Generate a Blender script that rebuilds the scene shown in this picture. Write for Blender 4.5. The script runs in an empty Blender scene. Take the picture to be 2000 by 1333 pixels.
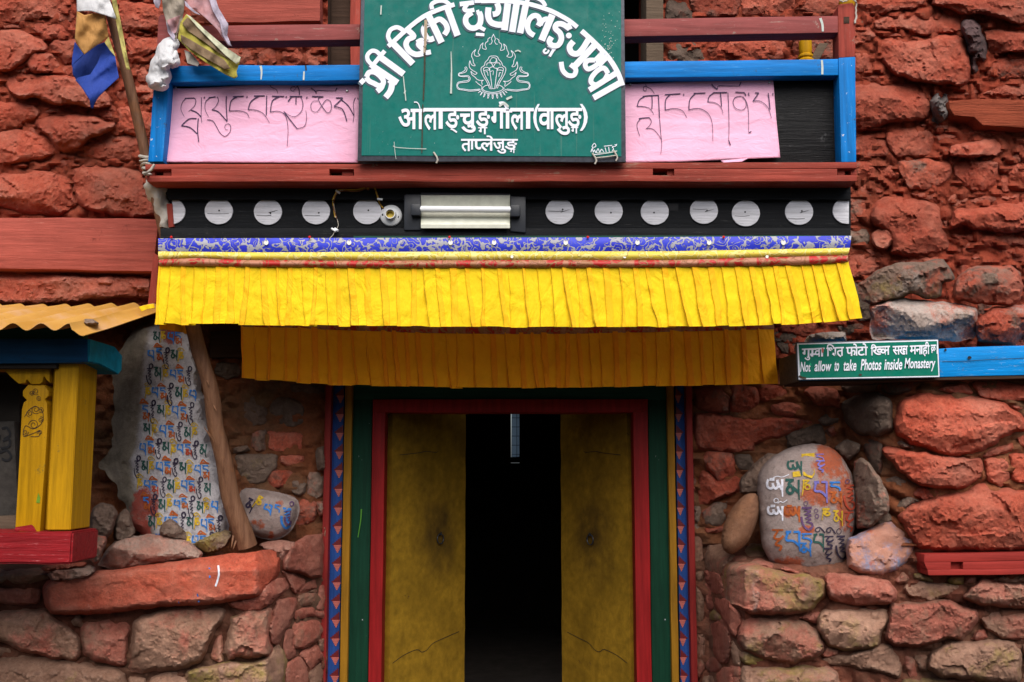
import bpy, bmesh, math, random
import numpy as np
from mathutils import Vector, noise, geometry
from mathutils.bvhtree import BVHTree
S = bpy.context.scene
R = math.radians
# ---------------------------------------------------------------- camera
F = 1950.0                      # focal length in pixels of a 2000 px wide picture
PITCH = math.atan((900 - 666.5) / F)
CAM = Vector((0, 0, 1.6))
cd = bpy.data.cameras.new('camera'); cam = bpy.data.objects.new('camera', cd)
S.collection.objects.link(cam); S.camera = cam
cd.sensor_width = 36; cd.lens = 36 * F / 2000; cd.clip_end = 500; cd.clip_start = 0.05
cam.location = CAM; cam.rotation_euler = (R(90) + PITCH, 0, 0)
# ---------------------------------------------------------------- light: overcast day
SUN_EL, SUN_AZ = 50, 8         # high in front of the facade, a little to the right
w = bpy.data.worlds.new('World'); S.world = w; w.use_nodes = True
nt = w.node_tree; bg = nt.nodes['Background']; sky = nt.nodes.new('ShaderNodeTexSky')
sky.sky_type = 'NISHITA'; sky.sun_disc = False
sky.sun_elevation = R(SUN_EL); sky.sun_rotation = R(180 - SUN_AZ)
sky.air_density = 0.8; sky.dust_density = 3.0; sky.ozone_density = 0.6
nt.links.new(sky.outputs[0], bg.inputs[0]); bg.inputs[1].default_value = 0.068
sl = bpy.data.lights.new('sun', 'SUN'); sun = bpy.data.objects.new('sun', sl); S.collection.objects.link(sun)
sl.energy = 2.6; sl.angle = R(60); sl.color = (1.0, 0.95, 0.88)
sun.location = (2, -6, 9); sun.rotation_euler = (R(90 - SUN_EL), 0, R(SUN_AZ))
S.view_settings.view_transform = 'Standard'; S.view_settings.look = 'None'
S.view_settings.gamma = 1; S.view_settings.exposure = 0.92
# ---------------------------------------------------------------- pixel ray -> point at distance y
CPI, SPI = math.cos(PITCH), math.sin(PITCH)
def W(px, py, y):
    a = (px - 1000) / F; b = (666.5 - py) / F
    dy = CPI - b * SPI; dz = SPI + b * CPI
    t = y / dy
    return Vector((a * t, y, CAM.z + dz * t))
# ---------------------------------------------------------------- materials
def nodes(name):
    m = bpy.data.materials.new(name); m.use_nodes = True
    return m, m.node_tree, m.node_tree.nodes['Principled BSDF']
class N:
    """tiny node helper"""
    def __init__(s, name, rough=.8):
        s.m, s.t, s.b = nodes(name); s.b.inputs['Roughness'].default_value = rough
        s.tc = s.n('TexCoord'); s.co = s.tc.outputs['Object']
    def n(s, kind, **kw):
        o = s.t.nodes.new('ShaderNode' + kind)
        for k, v in kw.items(): setattr(o, k, v)
        return o
    def l(s, a, b): s.t.links.new(a, b)
    def val(s, inp, v):
        if hasattr(v, 'links') or isinstance(v, bpy.types.NodeSocket): s.l(v, inp)
        else: inp.default_value = v
    def mapping(s, scale=(1, 1, 1), co=None, loc=None):
        o = s.n('Mapping'); o.inputs['Scale'].default_value = scale
        if loc is not None: s.val(o.inputs['Location'], loc)
        s.l(co or s.co, o.inputs[0]); return o.outputs[0]
    def noise(s, scale, detail=6, rough=.6, co=None, dist=0):
        o = s.n('TexNoise'); o.inputs['Scale'].default_value = scale; o.inputs['Detail'].default_value = detail
        o.inputs['Roughness'].default_value = rough; o.inputs['Distortion'].default_value = dist
        s.l(co or s.co, o.inputs['Vector']); return o.outputs[0]
    def ramp(s, v, a, b):
        o = s.n('MapRange'); o.inputs[1].default_value = a; o.inputs[2].default_value = b
        s.l(v, o.inputs[0]); return o.outputs[0]
    def math(s, op, a, b=0.0):
        o = s.n('Math', operation=op); s.val(o.inputs[0], a); s.val(o.inputs[1], b); return o.outputs[0]
    def mix(s, f, a, b, mode='MIX'):
        o = s.n('Mix', data_type='RGBA', blend_type=mode)
        for i, v in ((0, f), (6, a), (7, b)):
            if isinstance(v, tuple) and len(v) == 3: v = v + (1,)
            s.val(o.inputs[i], v)
        return o.outputs[2]
    def bump(s, h, dist=.004, strength=1.0, prev=None):
        o = s.n('Bump'); o.inputs['Strength'].default_value = strength; o.inputs['Distance'].default_value = dist
        s.l(h, o.inputs['Height'])
        if prev is not None: s.l(prev, o.inputs['Normal'])
        return o.outputs[0]
    def out(s, col=None, normal=None, rough=None):
        s.b.inputs['Specular IOR Level'].default_value = .25
        if col is not None: s.val(s.b.inputs['Base Color'], col + (1,) if isinstance(col, tuple) and len(col) == 3 else col)
        if normal is not None: s.l(normal, s.b.inputs['Normal'])
        if rough is not None: s.val(s.b.inputs['Roughness'], rough)
        return s.m
def sc3(c, k): return tuple(min(1, x * k) for x in c)

def stone_mat(name, pig_a, pig_b, grey_a, grey_b):
    n = N(name, .9); oi = n.n('ObjectInfo')
    off = n.math('MULTIPLY', oi.outputs['Random'], 37.0)
    comb = n.n('CombineXYZ'); [n.l(off, comb.inputs[i]) for i in range(3)]
    co = n.mapping(loc=comb.outputs[0])
    sep = n.n('SeparateColor'); n.l(oi.outputs['Color'], sep.inputs[0])
    pig, bri, moss, whi = sep.outputs[0], sep.outputs[1], sep.outputs[2], oi.outputs['Alpha']
    big = n.noise(5, 5, .65, co); mid = n.noise(22, 8, .7, co); fine = n.noise(140, 6, .75, co)
    grey = n.mix(n.ramp(mid, .3, .72), grey_a, grey_b)
    red = n.mix(n.ramp(mid, .32, .7), pig_a, pig_b)
    red = n.mix(n.ramp(n.noise(9, 6, .7, co), .5, .85), red, sc3(pig_a, .55))
    mk_ = n.math('ADD', n.math('ADD', n.math('MULTIPLY', big, .9), n.math('MULTIPLY', mid, .5)), n.math('MULTIPLY', fine, .12))
    mk_ = n.math('SUBTRACT', mk_, n.math('SUBTRACT', 1.26, n.math('MULTIPLY', pig, 1.0)))
    c = n.mix(n.ramp(mk_, -.07, .09), grey, red)
    wm = n.math('SUBTRACT', n.math('ADD', n.noise(7, 7, .75, n.mapping((1, 1, .5), co)), n.math('MULTIPLY', fine, .2)), n.math('SUBTRACT', 1.02, n.math('MULTIPLY', whi, .75)))
    c = n.mix(n.ramp(wm, -.03, .12), c, (.42, .385, .36))
    mm = n.math('SUBTRACT', n.noise(4.5, 6, .7, n.mapping(loc=(3.3, 8.1, 1.7), co=co)), n.math('SUBTRACT', .79, n.math('MULTIPLY', moss, .52)))
    c = n.mix(n.ramp(mm, -.02, .12), c, (.26, .21, .035))
    sp_ = n.ramp(n.noise(70, 4, .7, co), .30, .42)
    c = n.mix(n.math('SUBTRACT', 1.0, sp_), c, n.mix(.5, c, (.03, .02, .015)))
    c = n.mix(n.ramp(n.noise(230, 3, .6, co), .60, .75), c, n.mix(.22, c, (.6, .5, .42)))
    gr_ = n.ramp(n.noise(46, 8, .78, n.mapping(loc=(4, 4, 2), co=co)), .34, .66)
    c = n.mix(gr_, n.mix(.26, c, (.05, .018, .012)), n.mix(.12, c, (.66, .36, .26)))
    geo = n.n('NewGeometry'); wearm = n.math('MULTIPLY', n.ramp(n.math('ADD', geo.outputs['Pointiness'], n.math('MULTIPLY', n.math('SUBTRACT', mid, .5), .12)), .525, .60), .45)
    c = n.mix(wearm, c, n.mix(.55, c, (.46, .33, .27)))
    c = n.mix(n.ramp(n.noise(13, 7, .75, n.mapping(loc=(6, 2, 9), co=co)), .50, .78), c, n.mix(.30, c, (.06, .022, .014)))
    c = n.mix(n.ramp(n.noise(3.2, 5, .6, n.mapping(loc=(2, 5, 4), co=co)), .45, .75), c, n.mix(.35, c, (.52, .30, .22)))
    b = n.n('CombineXYZ'); [n.l(bri, b.inputs[i]) for i in range(3)]
    c = n.mix(1.0, c, b.outputs[0], 'MULTIPLY')
    nr = n.bump(mid, .016, .9); nr = n.bump(n.noise(46, 10, .82, co), .013, 1, nr); nr = n.bump(fine, .007, 1, nr)
    return n.out(c, nr)
M = {}
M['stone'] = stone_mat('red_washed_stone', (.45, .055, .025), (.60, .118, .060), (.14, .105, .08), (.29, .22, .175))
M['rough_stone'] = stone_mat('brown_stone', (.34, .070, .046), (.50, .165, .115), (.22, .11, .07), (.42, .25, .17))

def paint_mat(name, col, grain=None, wear=.35, wearcol=(.10, .06, .045), rough=.6, scr=None, bump=.0015, dirt=.35, spots=0.0):
    n = N(name, rough)
    sc = {'X': (1.1, 19, 19), 'Z': (19, 19, 1.1), 'Y': (19, 1.1, 19), None: (8, 8, 8)}[grain]
    co = n.mapping(sc)
    g = n.noise(3.0, 8, .65, co); big = n.noise(4, 5, .6)
    c = n.mix(n.ramp(g, .3, .7), sc3(col, .66), sc3(col, 1.22))
    c = n.mix(n.math('MULTIPLY', n.ramp(big, .45, .75), dirt), c, sc3(col, .45))
    g2 = n.noise(5.0, 10, .75, n.mapping(tuple(x * .9 for x in sc), loc=(5, 2, 7)))
    wm = n.math('ADD', n.math('MULTIPLY', g2, .75), n.math('MULTIPLY', n.noise(6, 4, .6), .4))
    c = n.mix(n.ramp(wm, .80 - wear * .3, .85 - wear * .3), c, wearcol)
    if scr:
        g3 = n.noise(7.0, 8, .8, n.mapping(tuple(x * 1.4 for x in sc), loc=(1, 9, 4)))
        c = n.mix(n.ramp(g3, .59, .67), c, scr)
    chip = n.math('ADD', n.noise(15, 8, .8, n.mapping(loc=(8, 3, 1))), n.math('MULTIPLY', n.noise(4, 3, .5), .25))
    c = n.mix(n.ramp(chip, .77, .80), c, wearcol)
    if spots:
        c = n.mix(n.ramp(n.noise(60, 3, .6), .72 - spots * .1, .76 - spots * .1), c, (.55, .58, .62))
    nr = n.bump(g, bump, .9); nr = n.bump(n.noise(9, 8, .8, co), bump * .7, .8, nr)
    n.out(c, nr); n.b.inputs['Specular IOR Level'].default_value = .12; return n.m
def plain_mat(name, col, rough=.5, metal=0, var=.15, scale=30, bump=0):
    n = N(name, rough); g = n.noise(scale, 6, .65)
    n.b.inputs['Metallic'].default_value = metal
    c = n.mix(n.ramp(g, .3, .7), sc3(col, 1 - var), sc3(col, 1 + var))
    return n.out(c, n.bump(g, bump, .8) if bump else None)
def cloth_mat(name, col, col2, trans=.35, weave=900):
    n = N(name, .75); g = n.noise(9, 6, .65)
    c = n.mix(n.ramp(g, .3, .7), col, col2)
    c = n.mix(n.math('MULTIPLY', n.ramp(n.noise(3.5, 6, .7), .5, .8), .45), c, sc3(col, .62))
    wv = n.noise(18, 7, .7)
    nr = n.bump(n.noise(7, 3, .5, n.mapping((1.4, 1, .8)), 2.0), .016, .8, n.bump(wv, .006, .7))
    n.out(c, nr)
    n.b.inputs['Sheen Weight'].default_value = .05
    tr = n.n('BsdfTranslucent'); n.l(c, tr.inputs[0]); n.l(nr, tr.inputs['Normal'])
    mx = n.n('MixShader'); mx.inputs[0].default_value = trans
    n.l(n.b.outputs[0], mx.inputs[1]); n.l(tr.outputs[0], mx.inputs[2])
    n.l(mx.outputs[0], n.t.nodes['Material Output'].inputs[0]); return n.m
def brocade_mat(name, base, base2, gold, dark, scale=1.0, th=.5, patches=None):
    n = N(name, .5)
    co = n.mapping((scale, scale, scale))
    wob = n.n('TexNoise'); wob.inputs['Scale'].default_value = 22; wob.inputs['Detail'].default_value = 2; n.l(co, wob.inputs[0])
    v = n.n('VectorMath', operation='MULTIPLY_ADD'); n.l(wob.outputs[1], v.inputs[0]); v.inputs[1].default_value = (.05, .05, .05); n.l(co, v.inputs[2])
    vo = n.n('TexVoronoi', feature='SMOOTH_F1'); vo.inputs['Scale'].default_value = 17; vo.inputs['Smoothness'].default_value = .35
    n.l(v.outputs[0], vo.inputs['Vector'])
    ring = n.math('SINE', n.math('MULTIPLY', vo.outputs[0], 26.0))
    cont = n.math('ABSOLUTE', n.math('SUBTRACT', n.noise(15, 1.5, .5, v.outputs[0]), .5))
    m1 = n.ramp(ring, th, th + .25); m2 = n.ramp(cont, .045, .03)
    m = n.math('MAXIMUM', n.math('MULTIPLY', m1, n.ramp(n.noise(12, 1, .5, co), .40, .46)), m2)
    bc = n.mix(n.ramp(n.noise(5, 3, .5), .35, .65), base, base2)
    if patches:
        bc = n.mix(n.ramp(n.noise(11, 2, .5, n.mapping((1, 1, .1), co)), .49, .52), bc, patches)
    c = n.mix(m, bc, gold)
    edge = n.math('MULTIPLY', n.ramp(m, .15, .5), n.ramp(m, .95, .6))
    c = n.mix(n.math('MULTIPLY', edge, .7), c, dark)
    n.b.inputs['Roughness'].default_value = .45
    return n.out(c, n.bump(m, .0012, .7))
M['mortar'] = None
def mortar_mat(name, a, b, d):
    n = N(name, .95); mid = n.noise(11, 9, .7); big = n.noise(2.5, 4, .6); fine = n.noise(90, 6, .75)
    c = n.mix(n.ramp(mid, .3, .7), a, b); c = n.mix(n.ramp(big, .45, .7), c, d)
    c = n.mix(n.ramp(n.noise(45, 5, .7), .62, .75), c, (.30, .2, .14))
    nr = n.bump(mid, .02, .9); nr = n.bump(n.noise(38, 8, .8), .016, 1, nr); nr = n.bump(fine, .006, 1, nr)
    c = n.mix(n.ramp(n.noise(50, 8, .8), .36, .64), n.mix(.4, c, (.03, .014, .01)), c)
    return n.out(c, nr)
M['mortar_red'] = mortar_mat('red_mud_mortar', (.34, .046, .021), (.48, .092, .044), (.31, .07, .036))
M['mortar_brown'] = mortar_mat('brown_mud_mortar', (.20, .06, .036), (.33, .115, .068), (.20, .11, .07))
M['mortar_plaster'] = mortar_mat('orange_mud_plaster', (.30, .085, .035), (.42, .145, .06), (.26, .155, .085))
M['red_wood'] = paint_mat('faded_red_painted_wood', (.26, .065, .062), 'X', .30, (.30, .20, .17), .65, (.40, .24, .22))
M['red_beam'] = paint_mat('worn_red_beam', (.27, .045, .03), 'X', .42, (.24, .15, .105), .6, (.40, .20, .15), .003, .4)
M['red_base'] = paint_mat('glossy_red_beam', (.24, .011, .015), 'X', .18, (.12, .05, .04), .42, (.55, .22, .22), .004, .3)
M['red_timber'] = paint_mat('red_washed_timber', (.35, .080, .060), 'X', .16, (.17, .04, .03), .9, (.46, .17, .13), .004, .35)
M['red_timber_v'] = paint_mat('red_post_wood', (.30, .05, .035), 'Z', .30, (.22, .13, .1), .7, (.36, .15, .12), .002, .3)
M['deep_red'] = paint_mat('deep_red_paint', (.22, .02, .018), 'Z', .12, (.12, .05, .04), .5, None, .001, .5)
M['blue'] = paint_mat('bright_blue_paint', (.001, .17, .53), 'X', .12, (.03, .09, .2), .5, (.08, .32, .62), .0015, .18)
M['blue_v'] = paint_mat('bright_blue_post', (.001, .165, .51), 'Z', .10, (.03, .09, .2), .5, (.08, .32, .62), .0015, .18, .3)
M['blue_beam'] = paint_mat('light_blue_beam', (.002, .21, .58), 'X', .10, (.1, .12, .14), .5, (.35, .5, .65), .0015, .12, .2)
M['blue_dark'] = paint_mat('shaded_blue_lintel', (.004, .052, .13), 'X', .15, (.01, .03, .05), .5, None, .0015, .4)  # blue darkened for the shade under the roof overhang
M['teal'] = paint_mat('teal_beam_end', (.005, .17, .25), None, .10, (.01, .05, .06), .5, None, .001, .4)
M['black_wood'] = paint_mat('black_painted_wood', (.009, .010, .012), 'X', .2, (.028, .026, .025), .7, (.05, .05, .05), .002, .3)
M['black_board'] = paint_mat('black_cracked_board', (.007, .007, .008), 'X', .22, (.05, .05, .052), .4, (.085, .085, .09), .005, .3)
M['dark_wood'] = paint_mat('dark_weathered_wood', (.06, .035, .025), 'X', .3, (.03, .02, .015), .85, None, .003, .4)
M['grey_wood'] = paint_mat('grey_weathered_wood', (.12, .085, .06), 'X', .3, (.05, .035, .025), .9, None, .005, .4)
M['orange_wood'] = paint_mat('weathered_orange_timber', (.31, .068, .034), 'X', .30, (.12, .035, .018), .9, (.42, .15, .07), .016, .4)
M['yellow_wood'] = paint_mat('yellow_painted_wood', (.42, .215, .003), 'Z', .10, (.2, .13, .02), .55, None, .0015, .3)
M['door_yellow'] = paint_mat('dull_yellow_door_paint', (.29, .165, .014), None, .12, (.12, .065, .014), .75, None, .0015, .75)
M['ochre_strip'] = paint_mat('ochre_strip_paint', (.27, .13, .010), 'Z', .2, (.2, .16, .04), .6, None, .001, .5)
M['green_paint'] = paint_mat('dark_green_paint', (.004, .036, .019), 'Z', .06, (.02, .05, .03), .6, None, .001, .4, -.1)
M['green_x'] = paint_mat('dark_green_board', (.01, .06, .04), 'X', .1, (.02, .03, .02), .6, None, .001, .4)
M['frame_red'] = paint_mat('door_frame_red', (.23, .010, .011), 'Z', .06, (.2, .03, .02), .5, None, .001, .3)
M['strip_blue'] = paint_mat('blue_strip_paint', (.018, .06, .24), 'Z', .15, (.10, .07, .2), .6, None, .001, .5)
M['tri_pink'] = plain_mat('pink_paint', (.45, .12, .10)); M['tri_dark'] = plain_mat('maroon_paint', (.12, .01, .012))
M['white_disc'] = paint_mat('chalky_white_paint', (.68, .68, .73), 'X', .27, (.16, .155, .15), .85, (.24, .23, .23), .003, .22)
M['paper'] = None
def paper_mat():
    n = N('pink_paper', .75); g = n.noise(7, 5, .6)
    c = n.mix(n.ramp(g, .3, .7), (.74, .38, .54), (.78, .43, .60))
    n.out(c, n.bump(n.noise(9, 3, .5, n.mapping((1, 1, 2.2)), 1.5), .006, .7, n.bump(n.noise(60, 5, .6), .002, .5))); n.b.inputs['Specular IOR Level'].default_value = .25
    return n.m
M['paper'] = paper_mat()
def sign_mat(name, c0, c1, scr):
    n = N(name, .42); big = n.noise(2.6, 4, .55)
    c = n.mix(n.ramp(big, .50, .78), c0, c1); c = n.mix(n.ramp(n.noise(30, 6, .7), .3, .7), n.mix(.8, c, sc3(c0, .8)), c)
    c = n.mix(n.ramp(n.noise(85, 3, .7), .725, .76), c, scr)
    co = n.mapping((26, 26, .7)); c = n.mix(n.math('MULTIPLY', n.ramp(n.noise(2.2, 4, .6, co), .64, .8), .5), c, (.16, .20, .16))
    n.out(c, n.bump(n.noise(3, 3, .5), .01, .35), n.ramp(n.noise(20, 4, .6), .2, .9)); n.b.inputs['Specular IOR Level'].default_value = .12; return n.m
M['sign_green'] = sign_mat('green_enamel', (.0006, .135, .115), (.012, .17, .145), (.45, .5, .48))
M['sign_green2'] = sign_mat('green_sign_paint', (.003, .15, .10), (.01, .17, .125), (.55, .6, .56))
M['letter'] = plain_mat('white_sign_paint', (.68, .71, .80), .5, 0, .08, 60)
M['letter_shadow'] = plain_mat('slate_sign_paint', (.05, .085, .12), .5)
M['frame_metal'] = plain_mat('tarnished_dark_metal', (.05, .055, .07), .5, .4, .3, 60)
M['scratch'] = plain_mat('pale_scratch', (.45, .5, .47), .7); M['rust'] = plain_mat('rust_streak', (.05, .035, .02), .8, 0, .5, 120)
M['rust_pale'] = plain_mat('pale_rust', (.36, .28, .2), .8, 0, .4, 150)
M['ink'] = plain_mat('purple_black_ink', (.055, .03, .08), .7)
M['ink_black'] = plain_mat('black_paint', (.012, .012, .014), .6)
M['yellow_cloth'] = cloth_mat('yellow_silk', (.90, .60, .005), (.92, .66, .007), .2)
M['yellow_cloth2'] = cloth_mat('yellow_silk_shade_tint', (.88, .335, .002), (.90, .39, .003), .16)  # yellow silk tinted orange for shade and light filtered by the outer valance
M['yellow_double'] = cloth_mat('yellow_silk_backlit_fold', (.92, .47, .004), (.93, .53, .005), .12)  # orange of light passing through doubled folds, put into the colour
M['yellow_double2'] = cloth_mat('yellow_silk_shade_tint_fold', (.86, .255, .002), (.88, .30, .002), .16)  # doubled folds with the same shade tint in the colour
M['broc_blue'] = brocade_mat('blue_brocade', (.022, .03, .48), (.03, .05, .55), (.33, .33, .37), (.04, .03, .12), 1.35, .62)
M['broc_yellow'] = brocade_mat('yellow_brocade', (.62, .48, .05), (.55, .42, .06), (.70, .58, .18), (.16, .10, .02), 1.0, .6)
M['broc_red'] = brocade_mat('red_gold_brocade', (.40, .015, .018), (.34, .02, .015), (.30, .13, .06), (.08, .02, .01), 1.0, .7, (.36, .15, .09))
M['white_plastic'] = plain_mat('white_plastic', (.72, .74, .76), .35, 0, .04)
M['reflector'] = plain_mat('cream_reflector', (.62, .63, .54), .35, 0, .12, 25); M['dark_plastic'] = plain_mat('dark_plastic', (.022, .025, .032), .4, 0, .2)
M['tube'] = plain_mat('fluorescent_tube_glass', (.70, .72, .74), .15, 0, .02); M['brass'] = plain_mat('brass', (.45, .33, .06), .35, .7)
M['wire_y'] = plain_mat('yellow_wire', (.5, .3, .02), .5); M['wire_b'] = plain_mat('brown_wire', (.18, .07, .02), .5); M['wire_w'] = plain_mat('white_wire', (.55, .5, .42), .6)
M['steel'] = plain_mat('steel', (.45, .45, .45), .35, .9)
M['red_pin'] = plain_mat('red_pin', (.5, .01, .01), .4)
def bark_mat():
    n = N('peeled_branch_wood', .7); co = n.mapping((22, 22, 1.6))
    g = n.noise(3, 8, .7, co)
    c = n.mix(n.ramp(g, .3, .7), (.10, .042, .022), (.22, .11, .06)); c = n.mix(n.ramp(n.noise(3, 4, .6), .55, .7), c, (.30, .11, .03))
    c = n.mix(n.ramp(n.noise(26, 4, .6), .70, .76), c, (.04, .02, .015))
    return n.out(c, n.bump(g, .006, .9), .6)
M['branch'] = bark_mat()
M['roof'] = None
def roof_mat():
    n = N('ochre_painted_tin', .55); co = n.mapping((3, .8, 3)); g = n.noise(4, 6, .6, co)
    c = n.mix(n.ramp(g, .3, .7), (.40, .20, .035), (.50, .27, .065)); c = n.mix(n.ramp(n.noise(6, 5, .65), .5, .8), c, (.50, .30, .17))
    c = n.mix(n.ramp(n.noise(70, 3, .6), .7, .76), c, (.2, .1, .04)); return n.out(c, n.bump(g, .002, .6))
M['roof'] = roof_mat()
for k, c, c2, t in (('white_silk', (.62, .62, .64), (.70, .70, .72), .25), ('orange_silk', (.50, .25, .07), (.54, .28, .09), .2), ('blue_silk', (.012, .04, .26), (.018, .055, .32), .15),
                    ('pale_yellow_silk', (.52, .45, .12), (.56, .5, .18), .25), ('faded_grey', (.36, .31, .25), (.42, .36, .30), .3), ('faded_pink', (.50, .22, .21), (.52, .36, .42), .3),
                    ('lilac_edge', (.50, .44, .56), (.56, .5, .6), .3), ('flag_brown', (.20, .13, .075), (.25, .17, .10), .2), ('flag_yellow', (.46, .40, .06), (.52, .46, .10), .25), ('flag_pale', (.60, .60, .42), (.66, .66, .5), .25),
                    ('dirty_white', (.46, .42, .36), (.52, .48, .43), .15), ('rag_dark', (.045, .022, .022), (.08, .04, .04), 0), ('rag_grey', (.085, .07, .065), (.14, .12, .115), 0)):
    M[k] = cloth_mat(k, c, c2, t)
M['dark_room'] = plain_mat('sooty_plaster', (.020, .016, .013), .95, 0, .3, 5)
M['room_floor'] = plain_mat('worn_floor', (.06, .05, .045), .8, 0, .3, 9)
M['carved_slab'] = plain_mat('dark_grey_slate', (.045, .04, .036), .9, 0, .3, 25, .004)
M['ground'] = mortar_mat('packed_earth', (.022, .02, .015), (.04, .033, .025), (.03, .026, .02))
for k, c in (('p_white', (.62, .62, .70)), ('p_green', (.02, .07, .06)), ('p_yellow', (.46, .30, .02)), ('p_blue', (.03, .16, .48)), ('p_orange', (.36, .085, .02)), ('p_red', (.34, .05, .025)), ('p_black', (.03, .022, .045)), ('p_purple', (.10, .05, .12)), ('p_violet', (.15, .13, .38))):
    M[k] = plain_mat(k.replace('p_', '') + '_paint_on_stone', c, .8, 0, .3, 90)
def mani_mat(name, a, b, pigm, pig_amt):
    n = N(name, .85); mid = n.noise(14, 8, .7); c = n.mix(n.ramp(mid, .3, .7), a, b)
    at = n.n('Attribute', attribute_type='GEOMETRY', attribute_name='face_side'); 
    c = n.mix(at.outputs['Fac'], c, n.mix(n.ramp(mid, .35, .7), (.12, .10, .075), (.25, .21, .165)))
    at2 = n.n('Attribute', attribute_type='GEOMETRY', attribute_name='stain')
    sm = n.math('ADD', at2.outputs['Fac'], n.math('MULTIPLY', n.math('SUBTRACT', n.noise(20, 6, .7), .5), 1.3))
    c = n.mix(n.ramp(sm, .42, .62), c, pigm)
    c = n.mix(n.ramp(n.noise(60, 5, .75), .52, .68), c, n.mix(.55, c, (.10, .085, .075))); c = n.mix(n.ramp(n.noise(8, 6, .7), .5, .75), c, n.mix(.5, c, (.17, .14, .125)))
    nr = n.bump(mid, .010, .8); nr = n.bump(n.noise(60, 8, .8), .005, .9, nr); return n.out(c, nr)
M['mani'] = mani_mat('whitewashed_carved_stone', (.32, .30, .32), (.50, .48, .51), (.28, .055, .04), .5)
M['mani2'] = mani_mat('pinkish_river_stone', (.235, .175, .16), (.36, .29, .275), (.34, .085, .04), .5)
M['deep_red_x'] = paint_mat('deep_red_beam_paint', (.27, .028, .022), 'X', .14, (.12, .05, .04), .6, None, .001, .3)
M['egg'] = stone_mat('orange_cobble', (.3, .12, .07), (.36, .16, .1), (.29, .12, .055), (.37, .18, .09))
def pinkblue():
    n = N('pink_stone_with_blue_wash', .88); mid = n.noise(16, 8, .7); c = n.mix(n.ramp(mid, .3, .7), (.36, .155, .105), (.46, .24, .18))
    sp_ = n.n('TexGradient', gradient_type='SPHERICAL'); n.l(n.mapping((6.5, 1, 9), loc=(.1, 0, -1.15)), sp_.inputs[0])
    c = n.mix(n.ramp(n.math('ADD', n.noise(7, 5, .7), n.math('MULTIPLY', n.noise(40, 5, .7), .4)), .66, .86), c, (.17, .21, .33)); c = n.mix(n.ramp(n.noise(9, 5, .7), .58, .66), c, (.42, .11, .06))
    return n.out(c, n.bump(n.noise(60, 8, .8), .005, .8, n.bump(mid, .01, .8)))
M['pinkblue'] = pinkblue()
M['sky_blocker'] = mortar_mat('sky_blocker_earth', (.02, .03, .012), (.05, .06, .025), (.035, .04, .02))
def door_soot_shade():
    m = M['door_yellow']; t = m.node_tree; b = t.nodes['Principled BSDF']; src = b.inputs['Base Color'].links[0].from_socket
    at = t.nodes.new('ShaderNodeAttribute'); at.attribute_name = 'soot_shade'; nz = t.nodes.new('ShaderNodeTexNoise'); nz.inputs['Scale'].default_value = 9; nz.inputs['Detail'].default_value = 7
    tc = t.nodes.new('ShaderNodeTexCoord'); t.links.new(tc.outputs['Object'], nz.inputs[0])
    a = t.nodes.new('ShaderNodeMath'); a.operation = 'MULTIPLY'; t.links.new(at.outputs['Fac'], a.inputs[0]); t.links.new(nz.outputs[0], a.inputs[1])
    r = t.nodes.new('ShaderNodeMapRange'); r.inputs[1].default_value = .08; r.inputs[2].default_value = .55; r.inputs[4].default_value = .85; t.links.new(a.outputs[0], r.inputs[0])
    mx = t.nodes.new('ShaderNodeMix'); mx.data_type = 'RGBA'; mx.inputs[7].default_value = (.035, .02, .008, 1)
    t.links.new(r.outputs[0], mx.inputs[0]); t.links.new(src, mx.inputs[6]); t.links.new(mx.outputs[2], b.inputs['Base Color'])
door_soot_shade()
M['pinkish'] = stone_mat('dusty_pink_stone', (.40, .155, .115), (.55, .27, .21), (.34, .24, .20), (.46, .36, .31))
# ---------------------------------------------------------------- object helpers
LOC = {}
def thing(name, label, cat, loc=(0, 0, 0), group=None):
    o = bpy.data.objects.new(name, None); S.collection.objects.link(o); o.location = loc; o.empty_display_size = .1
    o['label'] = label; o['category'] = cat
    if group: o['group'] = group
    LOC[o.name] = Vector(loc); return o
def tag(o, label, cat, group=None, kind=None):
    if label: o['label'] = label
    if cat: o['category'] = cat
    if group: o['group'] = group
    if kind: o['kind'] = kind
    return o
def mk(name, v, f, mats, parent=None, smooth=None, mi=None, base=False, attrs=None):
    v = [Vector(p) for p in v]
    lo = Vector([min(p[i] for p in v) for i in range(3)]); hi = Vector([max(p[i] for p in v) for i in range(3)])
    c = (lo + hi) / 2
    if base: c.z = lo.z
    me = bpy.data.meshes.new(name); me.from_pydata([p - c for p in v], [], f)
    if not isinstance(mats, (list, tuple)): mats = [mats]
    for m in mats: me.materials.append(M[m] if isinstance(m, str) else m)
    if mi: me.polygons.foreach_set('material_index', mi)
    if smooth is not None:
        me.polygons.foreach_set('use_smooth', [True] * len(me.polygons))
        if smooth < 180: me.set_sharp_from_angle(angle=R(smooth))
    for k, a in (attrs or {}).items():
        at = me.attributes.new(k, 'FLOAT', 'POINT'); at.data.foreach_set('value', a)
    me.update()
    o = bpy.data.objects.new(name, me); S.collection.objects.link(o)
    if parent is not None:
        o.parent = parent; o.location = c - LOC[parent.name]
    else: o.location = c
    LOC[o.name] = c; return o
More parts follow.
